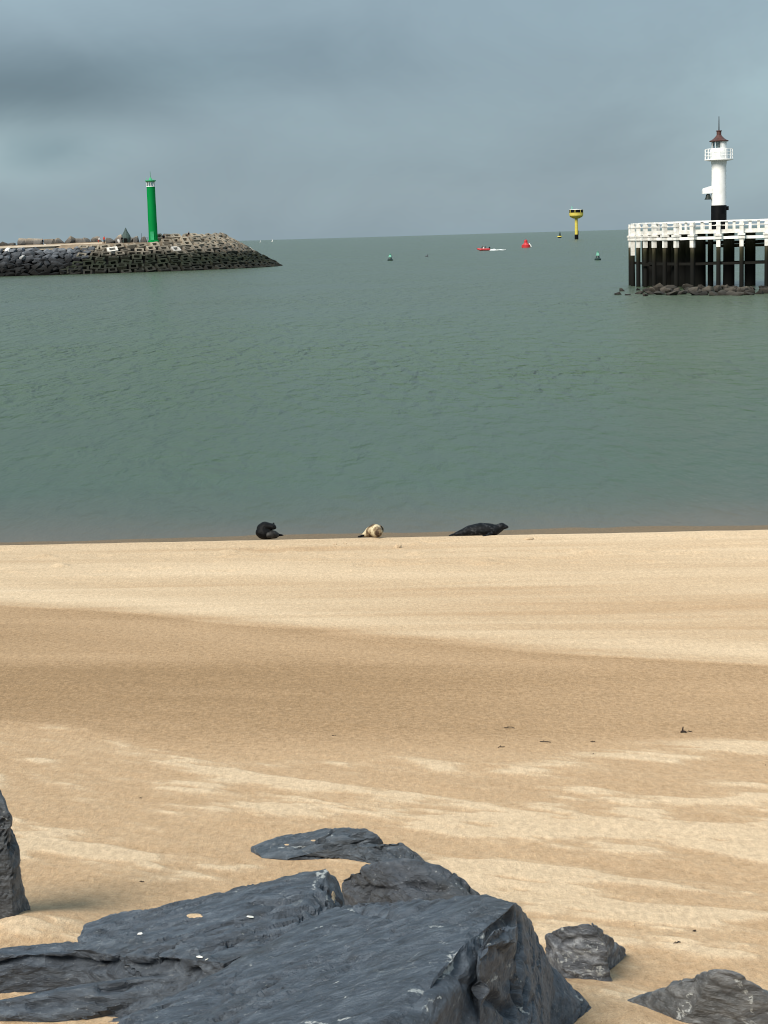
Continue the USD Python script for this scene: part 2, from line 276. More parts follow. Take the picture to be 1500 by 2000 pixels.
def dry_mask(x, y):
    """How far the pale dry drift sand covers the damp sand, 0 to 1."""
    y1, y2 = L1(x), L2(x); wob = aniso(x, y, -.3, .5, 1.4, 5) - .5
    far = sst(-.10, .22, y - y1 + .5 * wob)
    st = aniso(x, y, -.10, .07, .9, 11, 5); st2 = aniso(x, y, -.25, .10, .42, 23, 3); st3 = aniso(x, y, -.06, .16, 3.2, 29, 3)
    f = .72 + 1.1 * (st - .5) + .8 * (st2 - .5) + .55 * (st3 - .5)
    f = f + .22 * np.exp(-((y - y1 - 1.3) / .8) ** 2) - .30 * np.exp(-((y - y1 - .25) / .35) ** 2)
    # a damp grey hollow to the right of the middle
    hol = on_sand(1240, 1172); f = f - .26 * np.exp(-((x - hol[0]) / 4.0) ** 2 - ((y - hol[1]) / 1.3) ** 2)
    hol = on_sand(900, 1155); f = f - .22 * np.exp(-((x - hol[0]) / 4.5) ** 2 - ((y - hol[1]) / .8) ** 2)
    near = 1 - sst(-.55, .15, y - y2 + .9 * wob)
    d1 = aniso(x, y, -.58, .9, 2.8, 31, 5); d2 = aniso(x, y, -.50, .28, 1.1, 37, 4); d3 = aniso(x, y, -.66, 2.2, 7.0, 39, 5)
    e = .447 + (d1 - .5) * .85 + (d2 - .5) * .35 + (d3 - .5) * .50
    def streak(pts, w, a):
        pts = np.array([on_sand(*p)[:2] for p in pts]); t = np.array([np.hypot(*(p - pts[0])) for p in pts]); best = np.full_like(x, 9.0)
        for p, q in zip(pts, pts[1:]):
            d = q - p; k = np.clip(((x - p[0]) * d[0] + (y - p[1]) * d[1]) / (d @ d), 0, 1)
            best = np.minimum(best, np.hypot(x - p[0] - k * d[0], y - p[1] - k * d[1]))
        return a * np.exp(-(best / w) ** 2)
    e = e + streak([(240, 1465), (420, 1510), (600, 1560), (800, 1590), (1000, 1600), (1200, 1630), (1500, 1660)], .34, .15)
    e = e + streak([(660, 1500), (760, 1488), (900, 1500), (1100, 1490), (1350, 1475), (1560, 1470)], .36, .13)
    e = e + streak([(-40, 1650), (150, 1660), (300, 1720), (480, 1690)], .26, .20) + streak([(850, 1690), (1000, 1700), (1200, 1780), (1500, 1790)], .30, .15)
    e = e + streak([(-30, 1840), (100, 1835)], .3, .12) + streak([(1250, 1590), (1380, 1570), (1500, 1560)], .25, .14)
    e = e - streak([(120, 1780), (300, 1755)], .35, .25) - streak([(60, 1560), (400, 1600), (560, 1650)], .6, .10) - streak([(1050, 1660), (1300, 1700), (1500, 1710)], .3, .12) - streak([(860, 1640), (1050, 1650)], .25, .1)
    g = .36 + .20 * sst(.42, .56, e) + .32 * sst(.525, .575, e) + .30 * (d3 - .5)
    mid = .10 + .55 * (aniso(x, y, -.2, .12, .55, 41, 3) - .5) + .10 * sst(3.0, 0.0, y - y2)
    mid = mid + .10 * np.exp(-((y - y1 + 1.0) / 1.0) ** 2); hol = on_sand(150, 1325); mid = mid - .12 * np.exp(-((x - hol[0]) / 3.2) ** 2 - ((y - hol[1]) / .9) ** 2)
    v = far * f + (1 - far) * (near * g + (1 - near) * mid)
    wet = sst(36.2, 36.9, shore(x, y)); v = v * (1 - wet) - .35 * wet
    return np.clip(v, -.4, 1.15)
MOUNDS = []                                               # sand blown up against the rocks: (x, y, radius, height)
for (px, py, r, h) in ((60, 1815, .45, .10), (1120, 1935, .25, .05), (1230, 1985, .3, .05), (120, 1850, .5, .05)):
    p = on_sand(px, py); MOUNDS.append((p[0], p[1], r, h))
def sand_z(x, y, dry=None):
    z = sand_base(x, y); s = shore(x, y)
    k = sst(38.5, 34.5, s)
    z = z + k * (.10 * (aniso(x, y, -.2, .10, .28, 51, 2) - .5) * sst(35.5, 31, s) + .030 * (aniso(x, y, -.5, .9, 2.2, 53, 3) - .5) + .012 * (aniso(x, y, -.6, 3.0, 6.0, 55, 3) - .5))
    if dry is not None: z = z + .022 * dry * k * sst(35.5, 31, s)
    z = z + .16 * (aniso(x, y, .0, .35, .5, 63, 4) - .5) * sst(36.4, 38.0, s) * sst(46, 40, s)
    for (mx, my, r, h) in MOUNDS: z = z + h * np.exp(-((x - mx) ** 2 + (y - my) ** 2) / r ** 2)
    # trampled crest: small scuffs and hollows by the seals
    sc = sst(30.5, 32.5, s) * sst(36.0, 35.2, s)
    z = z + sc * .30 * (np.clip(aniso(x, y, .1, .9, 2.0, 57, 3) - .56, 0, 1) * -1.0 + np.clip(aniso(x, y, 0, 1.6, 2.6, 59, 2) - .62, 0, 1))
    return z

def beach():
    ys = np.concatenate([[-60, -30, -10, 2, 5], np.geomspace(7.2, 15, 460), np.geomspace(15.02, 36.9, 420), np.linspace(37, 41, 30), [44, 48, 55, 65, 80, 100, 120]])
    u = np.concatenate([-np.geomspace(1.03, 60, 16)[::-1], np.linspace(-1, 1, 620), np.geomspace(1.03, 60, 16)])
    Y, U = np.meshgrid(ys, u, indexing='ij'); X = U * (.235 * np.maximum(Y, 7) + .5); X = np.clip(X, -400, 400)
    dry = dry_mask(X, Y); Z = sand_z(X, Y, dry)
    n, m = X.shape; i = np.arange(n * m).reshape(n, m)
    quads = np.stack([i[:-1, :-1], i[:-1, 1:], i[1:, 1:], i[1:, :-1]], -1).reshape(-1, 4)
    V = np.stack([X, Y, Z], -1).reshape(-1, 3)
    g = usdkit.mesh(stage, path_for('/World', 'beach'), (V, quads), LOOK['sand'], smooth=True)
    UsdGeom.PrimvarsAPI(g).CreatePrimvar('dry', Sdf.ValueTypeNames.FloatArray, 'vertex').Set(Vt.FloatArray.FromNumpy(dry.ravel().astype(np.float32)))
    tagp(g.GetPrim(), 'sandy beach with pale dry drifts over damp brown sand', None, None, 'structure')
def sand_material(name, attr=True):
    n = {'g': ('geometry', {}), 'a': ('attribute', {'attribute': 'dry'}), 'nz': ('noise_texture', {'scale': 16.0, 'detail': 6.0, 'roughness': .78}),
         'nzr': ('math', {'math_type': 'multiply_add', 'value2': .9, 'value3': -.45}), 'ad': ('math', {'math_type': 'add', 'value1': .8}),
         'r': ('rgb_ramp', {'ramp': [(0.0, (.120, .095, .066)), (.25, (.240, .152, .080)), (.45, (.365, .247, .146)), (.70, (.435, .322, .210)), (1.0, (.525, .405, .278))]}),
         'mr': ('map_range', {'from_min': -.4, 'from_max': 1.15, 'clamp': True}),
         'gr': ('noise_texture', {'scale': 110.0, 'detail': 5.0, 'roughness': .8}), 'gv': ('map_range', {'from_min': .25, 'from_max': .75, 'to_min': .58, 'to_max': 1.42}),
         'sp': ('noise_texture', {'scale': 60.0, 'detail': 3.0, 'roughness': .7}), 'spr': ('map_range', {'from_min': .30, 'from_max': .42, 'to_min': .62, 'to_max': 1.0, 'clamp': True}),
         'mm': ('math', {'math_type': 'multiply'}), 'mx': ('mix_color', {'blend_type': 'multiply', 'fac': 1.0, 'use_clamp': False}),
         'gm': ('mapping', {'scale': (22, 8, 22)}), 'gn': ('noise_texture', {'scale': 1.0, 'detail': 5.0, 'roughness': .75}), 'gnr': ('map_range', {'from_min': .3, 'from_max': .7, 'to_min': .80, 'to_max': 1.20}), 'm3': ('math', {'math_type': 'multiply'}),
         'bn': ('noise_texture', {'scale': 34.0, 'detail': 7.0, 'roughness': .8}), 'b': ('bump', {'distance': .008, 'strength': .7}), 'b0': ('bump', {'distance': .022, 'strength': .8}),
         'p': ('principled_bsdf', {'roughness': .95, 'specular_ior_level': .15, 'diffuse_roughness': .5})}
    l = [('g.position', 'nz.vector'), ('nz.fac', 'nzr.value1'), ('nzr.value', 'ad.value2'), ('ad.value', 'mr.value'), ('mr.result', 'r.fac'), ('g.position', 'gr.vector'), ('gr.fac', 'gv.value'),
         ('g.position', 'sp.vector'), ('sp.fac', 'spr.value'), ('gv.result', 'mm.value1'), ('spr.result', 'mm.value2'), ('g.position', 'gm.vector'), ('gm.vector', 'gn.vector'), ('gn.fac', 'gnr.value'), ('mm.value', 'm3.value1'), ('gnr.result', 'm3.value2'), ('gn.fac', 'b0.height'), ('b0.normal', 'b.normal'), ('r.color', 'mx.a'), ('m3.value', 'mx.b'), ('mx.result', 'p.base_color'),
         ('g.position', 'bn.vector'), ('bn.fac', 'b.height'), ('b.normal', 'p.normal')]
    if attr: l.append(('a.fac', 'ad.value1'))
    look(name, n, l, 'p.BSDF')
sand_material('sand'); sand_material('sand_dry', False)
beach()

# ------------------------------------------------------------------ sea
def water_material():
    n = {'g': ('geometry', {}), 's': ('separate_xyz', {}),
         'sx': ('math', {'math_type': 'multiply_add', 'value2': .05, 'value3': 0.}), 'sh': ('math', {'math_type': 'add'}),
         'wn': ('noise_texture', {'scale': .16, 'detail': 4.0}), 'wnm': ('math', {'math_type': 'multiply_add', 'value2': 5., 'value3': -2.5}), 'd': ('math', {'math_type': 'add'}),
         'turb': ('rgb_ramp', {'ramp': [(0.0, (.098, .078, .054)), (.014, (.076, .069, .047)), (.034, (.050, .062, .038)), (.06, (.038, .062, .033)), (.18, (.043, .070, .034)), (.36, (.052, .082, .036)), (1.0, (.060, .083, .048))]}),
         'dm': ('map_range', {'from_min': 38.0, 'from_max': 190.0, 'clamp': True}),
         'pn': ('noise_texture', {'scale': .035, 'detail': 4.0}), 'pv': ('map_range', {'from_min': .3, 'from_max': .7, 'to_min': .82, 'to_max': 1.18}),
         'mx': ('mix_color', {'blend_type': 'multiply', 'fac': 1.0, 'use_clamp': False}),
         'm1': ('mapping', {'scale': (1.0, .36, 1), 'rotation': (0, 0, .12)}), 'n1': ('noise_texture', {'scale': 1.0, 'detail': 2.0, 'roughness': .45, 'distortion': .2}),
         'm2': ('mapping', {'scale': (2.4, .75, 1), 'rotation': (0, 0, .35)}), 'n2': ('noise_texture', {'scale': 1.0, 'detail': 4.0, 'roughness': .6}),
         'm0': ('mapping', {'scale': (.30, .085, 1), 'rotation': (0, 0, -.1)}), 'n0': ('noise_texture', {'scale': 1.0, 'detail': 2.0, 'roughness': .5}),
         'calm': ('map_range', {'from_min': 39.0, 'from_max': 85.0, 'to_min': .12, 'to_max': 1.0, 'clamp': True}),
         'gust': ('map_range', {'from_min': .35, 'from_max': .65, 'to_min': .6, 'to_max': 1.25}), 'cg': ('math', {'math_type': 'multiply'}),
         'b0': ('bump', {'distance': .9}), 'b1': ('bump', {'distance': .85}), 'b2': ('bump', {'distance': .5}),
         'p': ('principled_bsdf', {'roughness': .22, 'ior': 1.33, 'specular_ior_level': .19})}
    l = [('g.position', 's.vector'), ('s.x', 'sx.value1'), ('s.y', 'sh.value1'), ('sx.value', 'sh.value2'), ('g.position', 'wn.vector'), ('wn.fac', 'wnm.value1'), ('sh.value', 'd.value1'), ('wnm.value', 'd.value2'),
         ('d.value', 'dm.value'), ('dm.result', 'turb.fac'), ('g.position', 'pn.vector'), ('pn.fac', 'pv.value'), ('turb.color', 'mx.a'), ('pv.result', 'mx.b'), ('mx.result', 'p.base_color'),
         ('g.position', 'm1.vector'), ('m1.vector', 'n1.vector'), ('g.position', 'm2.vector'), ('m2.vector', 'n2.vector'), ('g.position', 'm0.vector'), ('m0.vector', 'n0.vector'),
         ('sh.value', 'calm.value'), ('pn.fac', 'gust.value'), ('calm.result', 'cg.value1'), ('gust.result', 'cg.value2'),
         ('n0.fac', 'b0.height'), ('n1.fac', 'b1.height'), ('n2.fac', 'b2.height'), ('cg.value', 'b0.strength'), ('cg.value', 'b1.strength'), ('cg.value', 'b2.strength'),
         ('b0.normal', 'b1.normal'), ('b1.normal', 'b2.normal'), ('b2.normal', 'p.normal')]
    look('sea_water', n, l, 'p.BSDF')
water_material()
def sea():
    ys = np.concatenate([[20], np.linspace(30, 60, 60), np.geomspace(61, 60000, 90)]); u = np.linspace(-1, 1, 61)
    Y, U = np.meshgrid(ys, u, indexing='ij'); X = U * (1.0 * Y + 300)
    n, m = X.shape; i = np.arange(n * m).reshape(n, m)
    quads = np.stack([i[:-1, :-1], i[:-1, 1:], i[1:, 1:], i[1:, :-1]], -1).reshape(-1, 4)
    g = usdkit.mesh(stage, path_for('/World', 'sea'), (np.stack([X, Y, 0 * X], -1).reshape(-1, 3), quads), LOOK['sea_water'])
    tagp(g.GetPrim(), 'grey-green rippled harbour water reaching to the horizon', None, None, 'structure')
sea()

# ------------------------------------------------------------------ breakwater with its round head
CX, CY, RB = -66.6, 453.2, 41.2
SLOPE = 1.72                                              # metres out per metre down
ZTOP = 6.6
def contour(z, s):
    """Point at height z on the face: s < 0 runs left along the straight dam, s > 0 round the head (metres at the water line)."""
    R = RB - SLOPE * z
    if s < 0: return np.array([CX + s, CY - R, z]), np.array([0, -1.0, 0])
    a = s / RB; nrm = np.array([math.sin(a), -math.cos(a), 0]); return np.array([CX, CY, z]) + nrm * R, nrm
bw = thing('breakwater', 'long rubble breakwater at left with a round head of hollow concrete blocks', 'breakwater', (CX, CY, 0))
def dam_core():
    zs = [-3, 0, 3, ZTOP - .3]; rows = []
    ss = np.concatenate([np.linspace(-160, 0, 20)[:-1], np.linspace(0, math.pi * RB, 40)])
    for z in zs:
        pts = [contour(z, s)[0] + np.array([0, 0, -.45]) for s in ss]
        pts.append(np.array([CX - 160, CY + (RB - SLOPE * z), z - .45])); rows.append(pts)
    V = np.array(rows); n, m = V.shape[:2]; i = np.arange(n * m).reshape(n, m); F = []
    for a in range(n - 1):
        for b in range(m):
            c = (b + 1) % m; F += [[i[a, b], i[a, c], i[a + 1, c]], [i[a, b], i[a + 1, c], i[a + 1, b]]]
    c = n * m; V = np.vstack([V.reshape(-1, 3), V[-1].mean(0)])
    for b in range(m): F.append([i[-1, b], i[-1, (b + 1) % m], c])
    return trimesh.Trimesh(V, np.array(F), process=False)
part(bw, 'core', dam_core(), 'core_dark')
def rock_piece(c, size, seed, flat=.7, n=13, boxy=.55):
    """An angular quarry stone: the hull of points thrown near the skin of a rounded box."""
    r = np.random.default_rng(seed); p = r.normal(size=(n + 6, 3)); p /= np.linalg.norm(p, axis=1)[:, None]
    p = p / (np.abs(p).max(1)[:, None] ** boxy) * r.uniform(.72, 1.0, (n + 6, 1))
    p *= np.array(size) * .5 * np.array([1, 1, flat]); a = r.uniform(0, 6.28) if max(size[:2]) < 1.3 * min(size[:2]) else r.uniform(-.5, .5)
    R = trimesh.transformations.euler_matrix(r.uniform(-.35, .35), r.uniform(-.35, .35), a)[:3, :3]
    return trimesh.Trimesh(p @ R.T + c, process=False).convex_hull
k = 0                                                     # rubble of the straight dam
for row, z in enumerate(np.linspace(.3, ZTOP - .95, 8)):
    s = -102.0 + (row % 2) * .9
    while s < -3.5 + 1.5 * (row > 4):
        w = rng.uniform(1.8, 3.1); pos, nrm = contour(z + rng.uniform(-.25, .25), s + w / 2)
        px = 750 + pos[0] / pos[1] * FPX
        if px > -25:
            pale = z > 3.8 and rng.random() < .08; w = w * (.7 if pale else 1)
            part(bw, 'rock', rock_piece(pos + nrm * rng.uniform(-.1, .35), (w * 1.12, rng.uniform(1.6, 2.4), rng.uniform(1.5, 2.2)), 100 + k, .85), 'armour_stone_pale' if pale else 'armour_stone')
        k += 1; s += w * .80
def hollow_block(pos, nrm, w, h, t, tilt=0.0, roll=0.0):
    """A concrete frame with a square opening, lying on the slope and facing out and up."""
    out = nrm * math.cos(math.atan(SLOPE)) * 1.0 + np.array([0, 0, math.sin(math.atan(SLOPE))]); out /= np.linalg.norm(out)
    side = np.cross([0, 0, 1.0], nrm); side /= np.linalg.norm(side); up = np.cross(out, side)
    Rr = trimesh.transformations.rotation_matrix(roll, out)[:3, :3]; Rt = trimesh.transformations.rotation_matrix(tilt, side)[:3, :3]
    side, up, out = Rr @ side, Rr @ up, Rt @ out; up = np.cross(out, side)
    o = [(-w / 2, -h / 2), (w / 2, -h / 2), (w / 2, h / 2), (-w / 2, h / 2)]; ch = .16
    outer = []
    for a, b in zip(o, o[1:] + o[:1]):
        a, b = np.array(a), np.array(b); d = (b - a) / np.linalg.norm(b - a); outer += [tuple(a + d * ch), tuple(b - d * ch)]
    hw, hh = w * .29, h * .27
    pg = Polygon(outer, [[(-hw, -hh), (-hw, hh), (hw, hh), (hw, -hh)]])
    m = trimesh.creation.extrude_polygon(pg, t, engine='earcut'); m.apply_translation((0, 0, -t * .6))
    T = np.eye(4); T[:3, 0], T[:3, 1], T[:3, 2], T[:3, 3] = side, up, out, pos; m.apply_transform(T); return m
for row in range(9):                                      # hollow blocks of the head
    z = .25 + row * .955; R = RB - SLOPE * z
    pitch = 2.95 if row < 7 else 2.7
    s0, s1 = (-3.5 - .7 * (row < 3) - 2.5 * (row < 2), RB * 1.75)
    if row >= 7: s0 = RB * .52
    s = s0 + (row % 2) * pitch * .5
    while s < s1:
        step = pitch * (RB / R if s > 0 else 1)
        pos, nrm = contour(z + rng.uniform(-.24, .24), s)
        pale = 3.3 < z < 5.8 and rng.random() < .13
        part(bw, 'hollow_block', hollow_block(pos + nrm * rng.uniform(-.2, .4), nrm, rng.uniform(2.1, 2.55), rng.uniform(1.5, 1.8), 1.2, rng.uniform(-.28, .28), rng.uniform(-.32, .32)), 'armour_concrete_pale' if pale else 'armour_concrete')
        s += step * rng.uniform(.90, 1.12)
# promenade on top, low walls, the row of big boulders behind it
YF = CY - (RB - SLOPE * ZTOP)                             # front edge of the crest
pa, pb = np.array([-128, YF + 1.6, 6.35]), np.array([-66, YF + 1.6, 7.05])
part(bw, 'promenade', cat_([beam(pa + [0, 2.6, -.95], pb + [0, 2.6, -.95], 5.0, 1.7)]), 'concrete_path')
part(bw, 'kerb', beam(pa + [0, -.25, -.05], pb + [0, -.25, -.05], .5, .42), 'concrete_path')
part(bw, 'head_deck', lathe((CX, CY, 6.6), [[0, -.8], [RB - SLOPE * ZTOP + .4, -.8], [RB - SLOPE * ZTOP + .4, .35], [0, .35]], 40), 'concrete_wall')
part(bw, 'parapet', beam(pa + [0, 5.9, -.05], pb + [0, 5.9, 0], .8, .7), 'concrete_wall')
for i, (px, pt, wpx) in enumerate(((8, 471, 22), (22, 474, 14), (42, 464.5, 18), (56, 464.5, 15), (73, 465, 15), (97, 465, 18), (115, 464, 17), (138, 460.5, 22), (155, 463, 14), (171, 464.5, 18), (190, 462, 18), (214, 464, 15), (231, 459, 17), (266, 461, 12), (280, 462, 12), (252, 463, 12))):
    top = at_d(px, pt, YF + 10.5); w = wpx * 1.15 * scale_at(YF + 10)
    zb = 5.9; h = top[2] - zb
    part(bw, 'boulder', rock_piece((top[0], YF + 10.5, zb + h / 2), (w * 1.1, 2.8, h * 1.05), 900 + i, 1.0, 22, .8), 'armour_back')
for (xa, xb, ya, h, d) in ((305, 350, 463.5, 1.1, 9.0), (328, 337, 458.5, 1.6, 12.0)):
    a, b = at_d(xa, ya, YF + d), at_d(xb, ya, YF + d); zz = 6.9
    part(bw, 'low_wall', box(((a[0] + b[0]) / 2, YF + d, (zz + a[2]) / 2), (b[0] - a[0], .7, a[2] - zz)), 'concrete_wall')

# green light tower on the head
def tower():
    d = YF + 4.5; b = at_d(299.7, 471.8, d); sc = scale_at(d); zb = 6.95; x, y = b[0], d
    top = at_d(295, 365.0, d)[2]; r0, r1 = 8.6 * sc, 7.9 * sc
    t = thing('light_tower', 'tall slim bright green harbour light tower on the breakwater head', 'lighthouse', (x, y, zb))
    part(t, 'base', lathe((x, y, zb - .1), [[0, 0], [r0 * 1.25, 0], [r0 * 1.25, .4], [r0 * 1.05, .55], [0, .55]], 28), 'green_paint')
    part(t, 'shaft', lathe((x, y, zb + .4), [[0, 0], [r0, 0], [r1, top - zb - .4], [0, top - zb - .4]], 32), 'green_paint', 35)
    z = top; part(t, 'lantern_deck', lathe((x, y, z), [[0, 0], [r1 * 1.08, 0], [r1 * 1.08, .14], [0, .14]], 28), 'white_paint')
    z += .14; part(t, 'lantern_glazing', lathe((x, y, z), [[r1 * .8, 0], [r1 * .86, 0], [r1 * .86, .95], [r1 * .8, .95], [r1 * .8, 0]], 28), 'glass', 35)
    part(t, 'lamp', lathe((x, y, z), [[0, 0], [.18, 0], [.18, .25], [.3, .35], [.3, .75], [0, .8]], 14), 'lens_glass', 35)
    for k in range(8):
        a = k * math.pi / 4 + .2; part(t, 'mullion', rod((x + r1 * .88 * math.cos(a), y + r1 * .88 * math.sin(a), z), (x + r1 * .88 * math.cos(a), y + r1 * .88 * math.sin(a), z + .95), .07, n=6), 'white_paint')
    z += .95; R = 10.3 * sc
    part(t, 'roof', lathe((x, y, z), [[0, 0], [R * .72, 0], [R, .28], [R * 1.02, .45], [R * .9, .42], [R * .35, .62], [R * .12, 1.15], [0, 1.2]], 28), 'green_paint_light', 30)
    part(t, 'mast', rod((x, y, z + 1.1), (x, y, z + 2.6), .06, .03, 6), 'green_paint')
    for k in range(2): part(t, 'antenna', rod((x + (-.9 + 1.7 * k), y, z + .35), (x + (-.9 + 1.7 * k), y, z + 1.15 - .4 * k), .09, .06, 6), 'pale_green')
    part(t, 'door', box((x - .1, y - r0 - .005, zb + 1.5), (.85, .12, 2.0)), 'green_paint_light')
    # railed access landing to the left of the shaft
    for k in range(4):
        part(t, 'rail_post', rod((x - r0 - .15 - .5 * k, y - .6, zb), (x - r0 - .15 - .5 * k, y - .6, zb + (2.2 if k == 3 else 1.1)), .05, n=6), 'dark_metal')
    part(t, 'handrail', beam((x - r0 - 1.7, y - .6, zb + 1.1), (x - r0, y - .6, zb + 1.1), .06, .06), 'dark_metal')
tower()
# teardrop sculpture
def teardrop():
    d = YF + 4.0; b = at_d(246.5, 472, d); sc = scale_at(d); H = 29 * sc; R = 9.2 * sc; z0 = 6.95; x, y = b[0], d
    t = thing('teardrop_sculpture', 'grey-green pointed teardrop sculpture left of the green tower', 'sculpture', (x, y, z0))
    prof = [[0, 0], [R * .72, 0], [R * .86, .1 * H], [R * .98, .22 * H], [R, .32 * H], [R * .95, .42 * H], [R * .80, .52 * H], [R * .60, .62 * H], [R * .42, .72 * H], [R * .28, .82 * H], [R * .15, .92 * H], [0.0, H]]
    m = lathe((0, 0, 0), prof, 14); part(t, 'shell', tm(m).apply_translation((x, y, z0)), 'teardrop_stone', False)
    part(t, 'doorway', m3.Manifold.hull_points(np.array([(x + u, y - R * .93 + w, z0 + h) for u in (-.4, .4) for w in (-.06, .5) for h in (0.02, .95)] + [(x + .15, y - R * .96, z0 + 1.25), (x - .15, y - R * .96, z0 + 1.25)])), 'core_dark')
teardrop()

# people on the breakwater
def person(px, d, label, jacket, trousers, hair='hair', rz=0.0, pose='stand', h=1.72, zb=None, scale=1.0):
    q = at_d(px, 470, d); x, y = q[0], d; zb = 6.9 if zb is None else zb
    t = thing('person', label, 'person', (x, y, zb)); k = h / 1.72; c, s = math.cos(rz), math.sin(rz)
    def P(a, b, z): return (x + (a * c - b * s) * k, y + (a * s + b * c) * k, zb + z * k)
    step = .16 if pose == 'walk' else .03; lean = .28 if pose == 'lean' else 0.0
    hipz, dz = (.92, 0) if pose != 'sit' else (.42, -.5)
    if pose == 'sit': knees = [P(.1 * sd, -.42, .47) for sd in (-1, 1)]; feet = [P(.1 * sd, -.45, .05) for sd in (-1, 1)]
    else: knees = [P(.09 * sd, -.04 + step * sd * .5, .5) for sd in (-1, 1)]; feet = [P(.09 * sd, step * sd, .06) for sd in (-1, 1)]
    hips = [P(.09 * sd, 0, hipz) for sd in (-1, 1)]
    chest = P(0, -lean, 1.36 + dz); waist = P(0, -lean * .4, 1.08 + dz); neck = P(0, -lean * 1.15, 1.50 + dz); head = P(0, -lean * 1.3 - .02, 1.62 + dz)
    def arms(g): return [chain([(P(.19 * sd, -lean, 1.40 + dz), .060 * g * k), (P(.25 * sd, -.02 - lean * 1.2, 1.12 + dz), .048 * g * k), (P(.22 * sd, -.16 - lean * 1.5, .92 + dz), .036 * g * k)], 7) for sd in (-1, 1)]
    def legs(g): return [chain([(hips[i], .095 * g * k), (knees[i], .065 * g * k), (feet[i], .05 * g * k)], 7) for i in (0, 1)]
    def trunk(g): return [m3.Manifold.batch_hull([ell(P(0, 0, hipz + .02), .165 * g * k, .11 * g * k, .1 * k, 8, (0, 0, math.degrees(rz))), ell(waist, .15 * g * k, .10 * g * k, .1 * k, 8, (0, 0, math.degrees(rz)))]),
                          m3.Manifold.batch_hull([ell(waist, .15 * g * k, .10 * g * k, .1 * k, 8, (0, 0, math.degrees(rz))), ell(chest, .20 * g * k, .12 * g * k, .11 * k, 8, (0, 0, math.degrees(rz)))])]
    U = lambda a: m3.Manifold.batch_boolean(a, m3.OpType.Add)
    toes = [m3.Manifold.batch_hull([sph(feet[i], .05 * k, 7), sph(np.array(feet[i]) + np.array(P(0, -.16, 0)) - np.array(P(0, 0, .015)), .04 * k, 7)]) for i in (0, 1)]
    hands = [chain([(P(.22 * sd, -.16 - lean * 1.5, .92 + dz), .036 * k), (P(.22 * sd, -.19 - lean * 1.5, .82 + dz), .034 * k)], 7) for sd in (-1, 1)]
    body = U(trunk(1) + arms(1) + legs(1) + toes + hands + [chain([(chest, .07 * k), (neck, .055 * k), (head, .085 * k)], 8), ell(head, .078 * k, .095 * k, .115 * k, 10), sph(np.array(head) + np.array(P(0, -.1, -.01)) - np.array(P(0, 0, 0)), .02 * k, 6)])
    part(t, 'body', body, 'skin', 40); part(t, 'jacket', U(trunk(1.14) + arms(1.28)), jacket, 40); part(t, 'trousers', U(legs(1.18)), trousers, 40)
    part(t, 'hair', ell(np.array(head) + np.array(P(0, .025, .035)) - np.array(P(0, 0, 0)), .088 * k, .095 * k, .10 * k, 10), hair, 40)
    return t, P
person(83.5, YF + 3.2, 'person in dark clothes walking beside the far left boulders', 'dark_cloth', 'blue_cloth', pose='walk', rz=1.2, zb=6.78)
person(192, YF + 3.0, 'person in white jacket and red trousers, leaning forward', 'white_cloth', 'red_cloth', pose='lean', rz=1.5, h=1.66, zb=6.93)
person(203.5, YF + 2.6, 'person in red jacket with dark hair, midway along the breakwater', 'red_cloth', 'dark_cloth', rz=-.6, zb=6.95, h=1.78)
person(231.5, YF + 1.4, 'person in pale jacket just left of the teardrop sculpture', 'white_cloth', 'white_cloth', rz=.4, h=1.6, zb=6.95, pose='sit')
person(238.5, YF + 1.3, 'person in black coat in front of the teardrop sculpture', 'dark_cloth', 'dark_cloth', rz=-.5, h=1.6, zb=6.9)
person(319.5, YF + 6.0, 'person in black standing just right of the green tower', 'dark_cloth', 'dark_cloth', rz=.3, h=1.8, zb=6.95)
person(325.2, YF + 6.4, 'person in dark blue standing by the low wall right of the tower', 'blue_cloth', 'dark_cloth', rz=-.4, h=1.72, zb=6.95)
person(369.5, YF + 8.0, 'person in dark top seated among the upper blocks of the head', 'dark_cloth', 'brown_cloth', rz=-.8, h=1.7, zb=8.05, pose='sit')
def bag():
    q = at_d(87.3, 475, YF + 2.9); t = thing('shopping_bag', 'white bag beside the person at far left', 'bag', (q[0], YF + 2.9, 6.62))
    m = m3.Manifold.hull_points(np.array([(q[0] + a, YF + 2.9 + b, 6.62 + z) for (a, z) in ((-.22, 0), (.22, 0), (-.28, .5), (.28, .5)) for b in (-.12, .12)])); part(t, 'sack', m, 'white_cloth')
    part(t, 'handle', ring((0, 0, 0), .14, .02, 12, 5).apply_transform(trimesh.transformations.rotation_matrix(math.pi / 2, [1, 0, 0])).apply_translation((q[0], YF + 2.9, 7.14)), 'white_cloth')
bag()

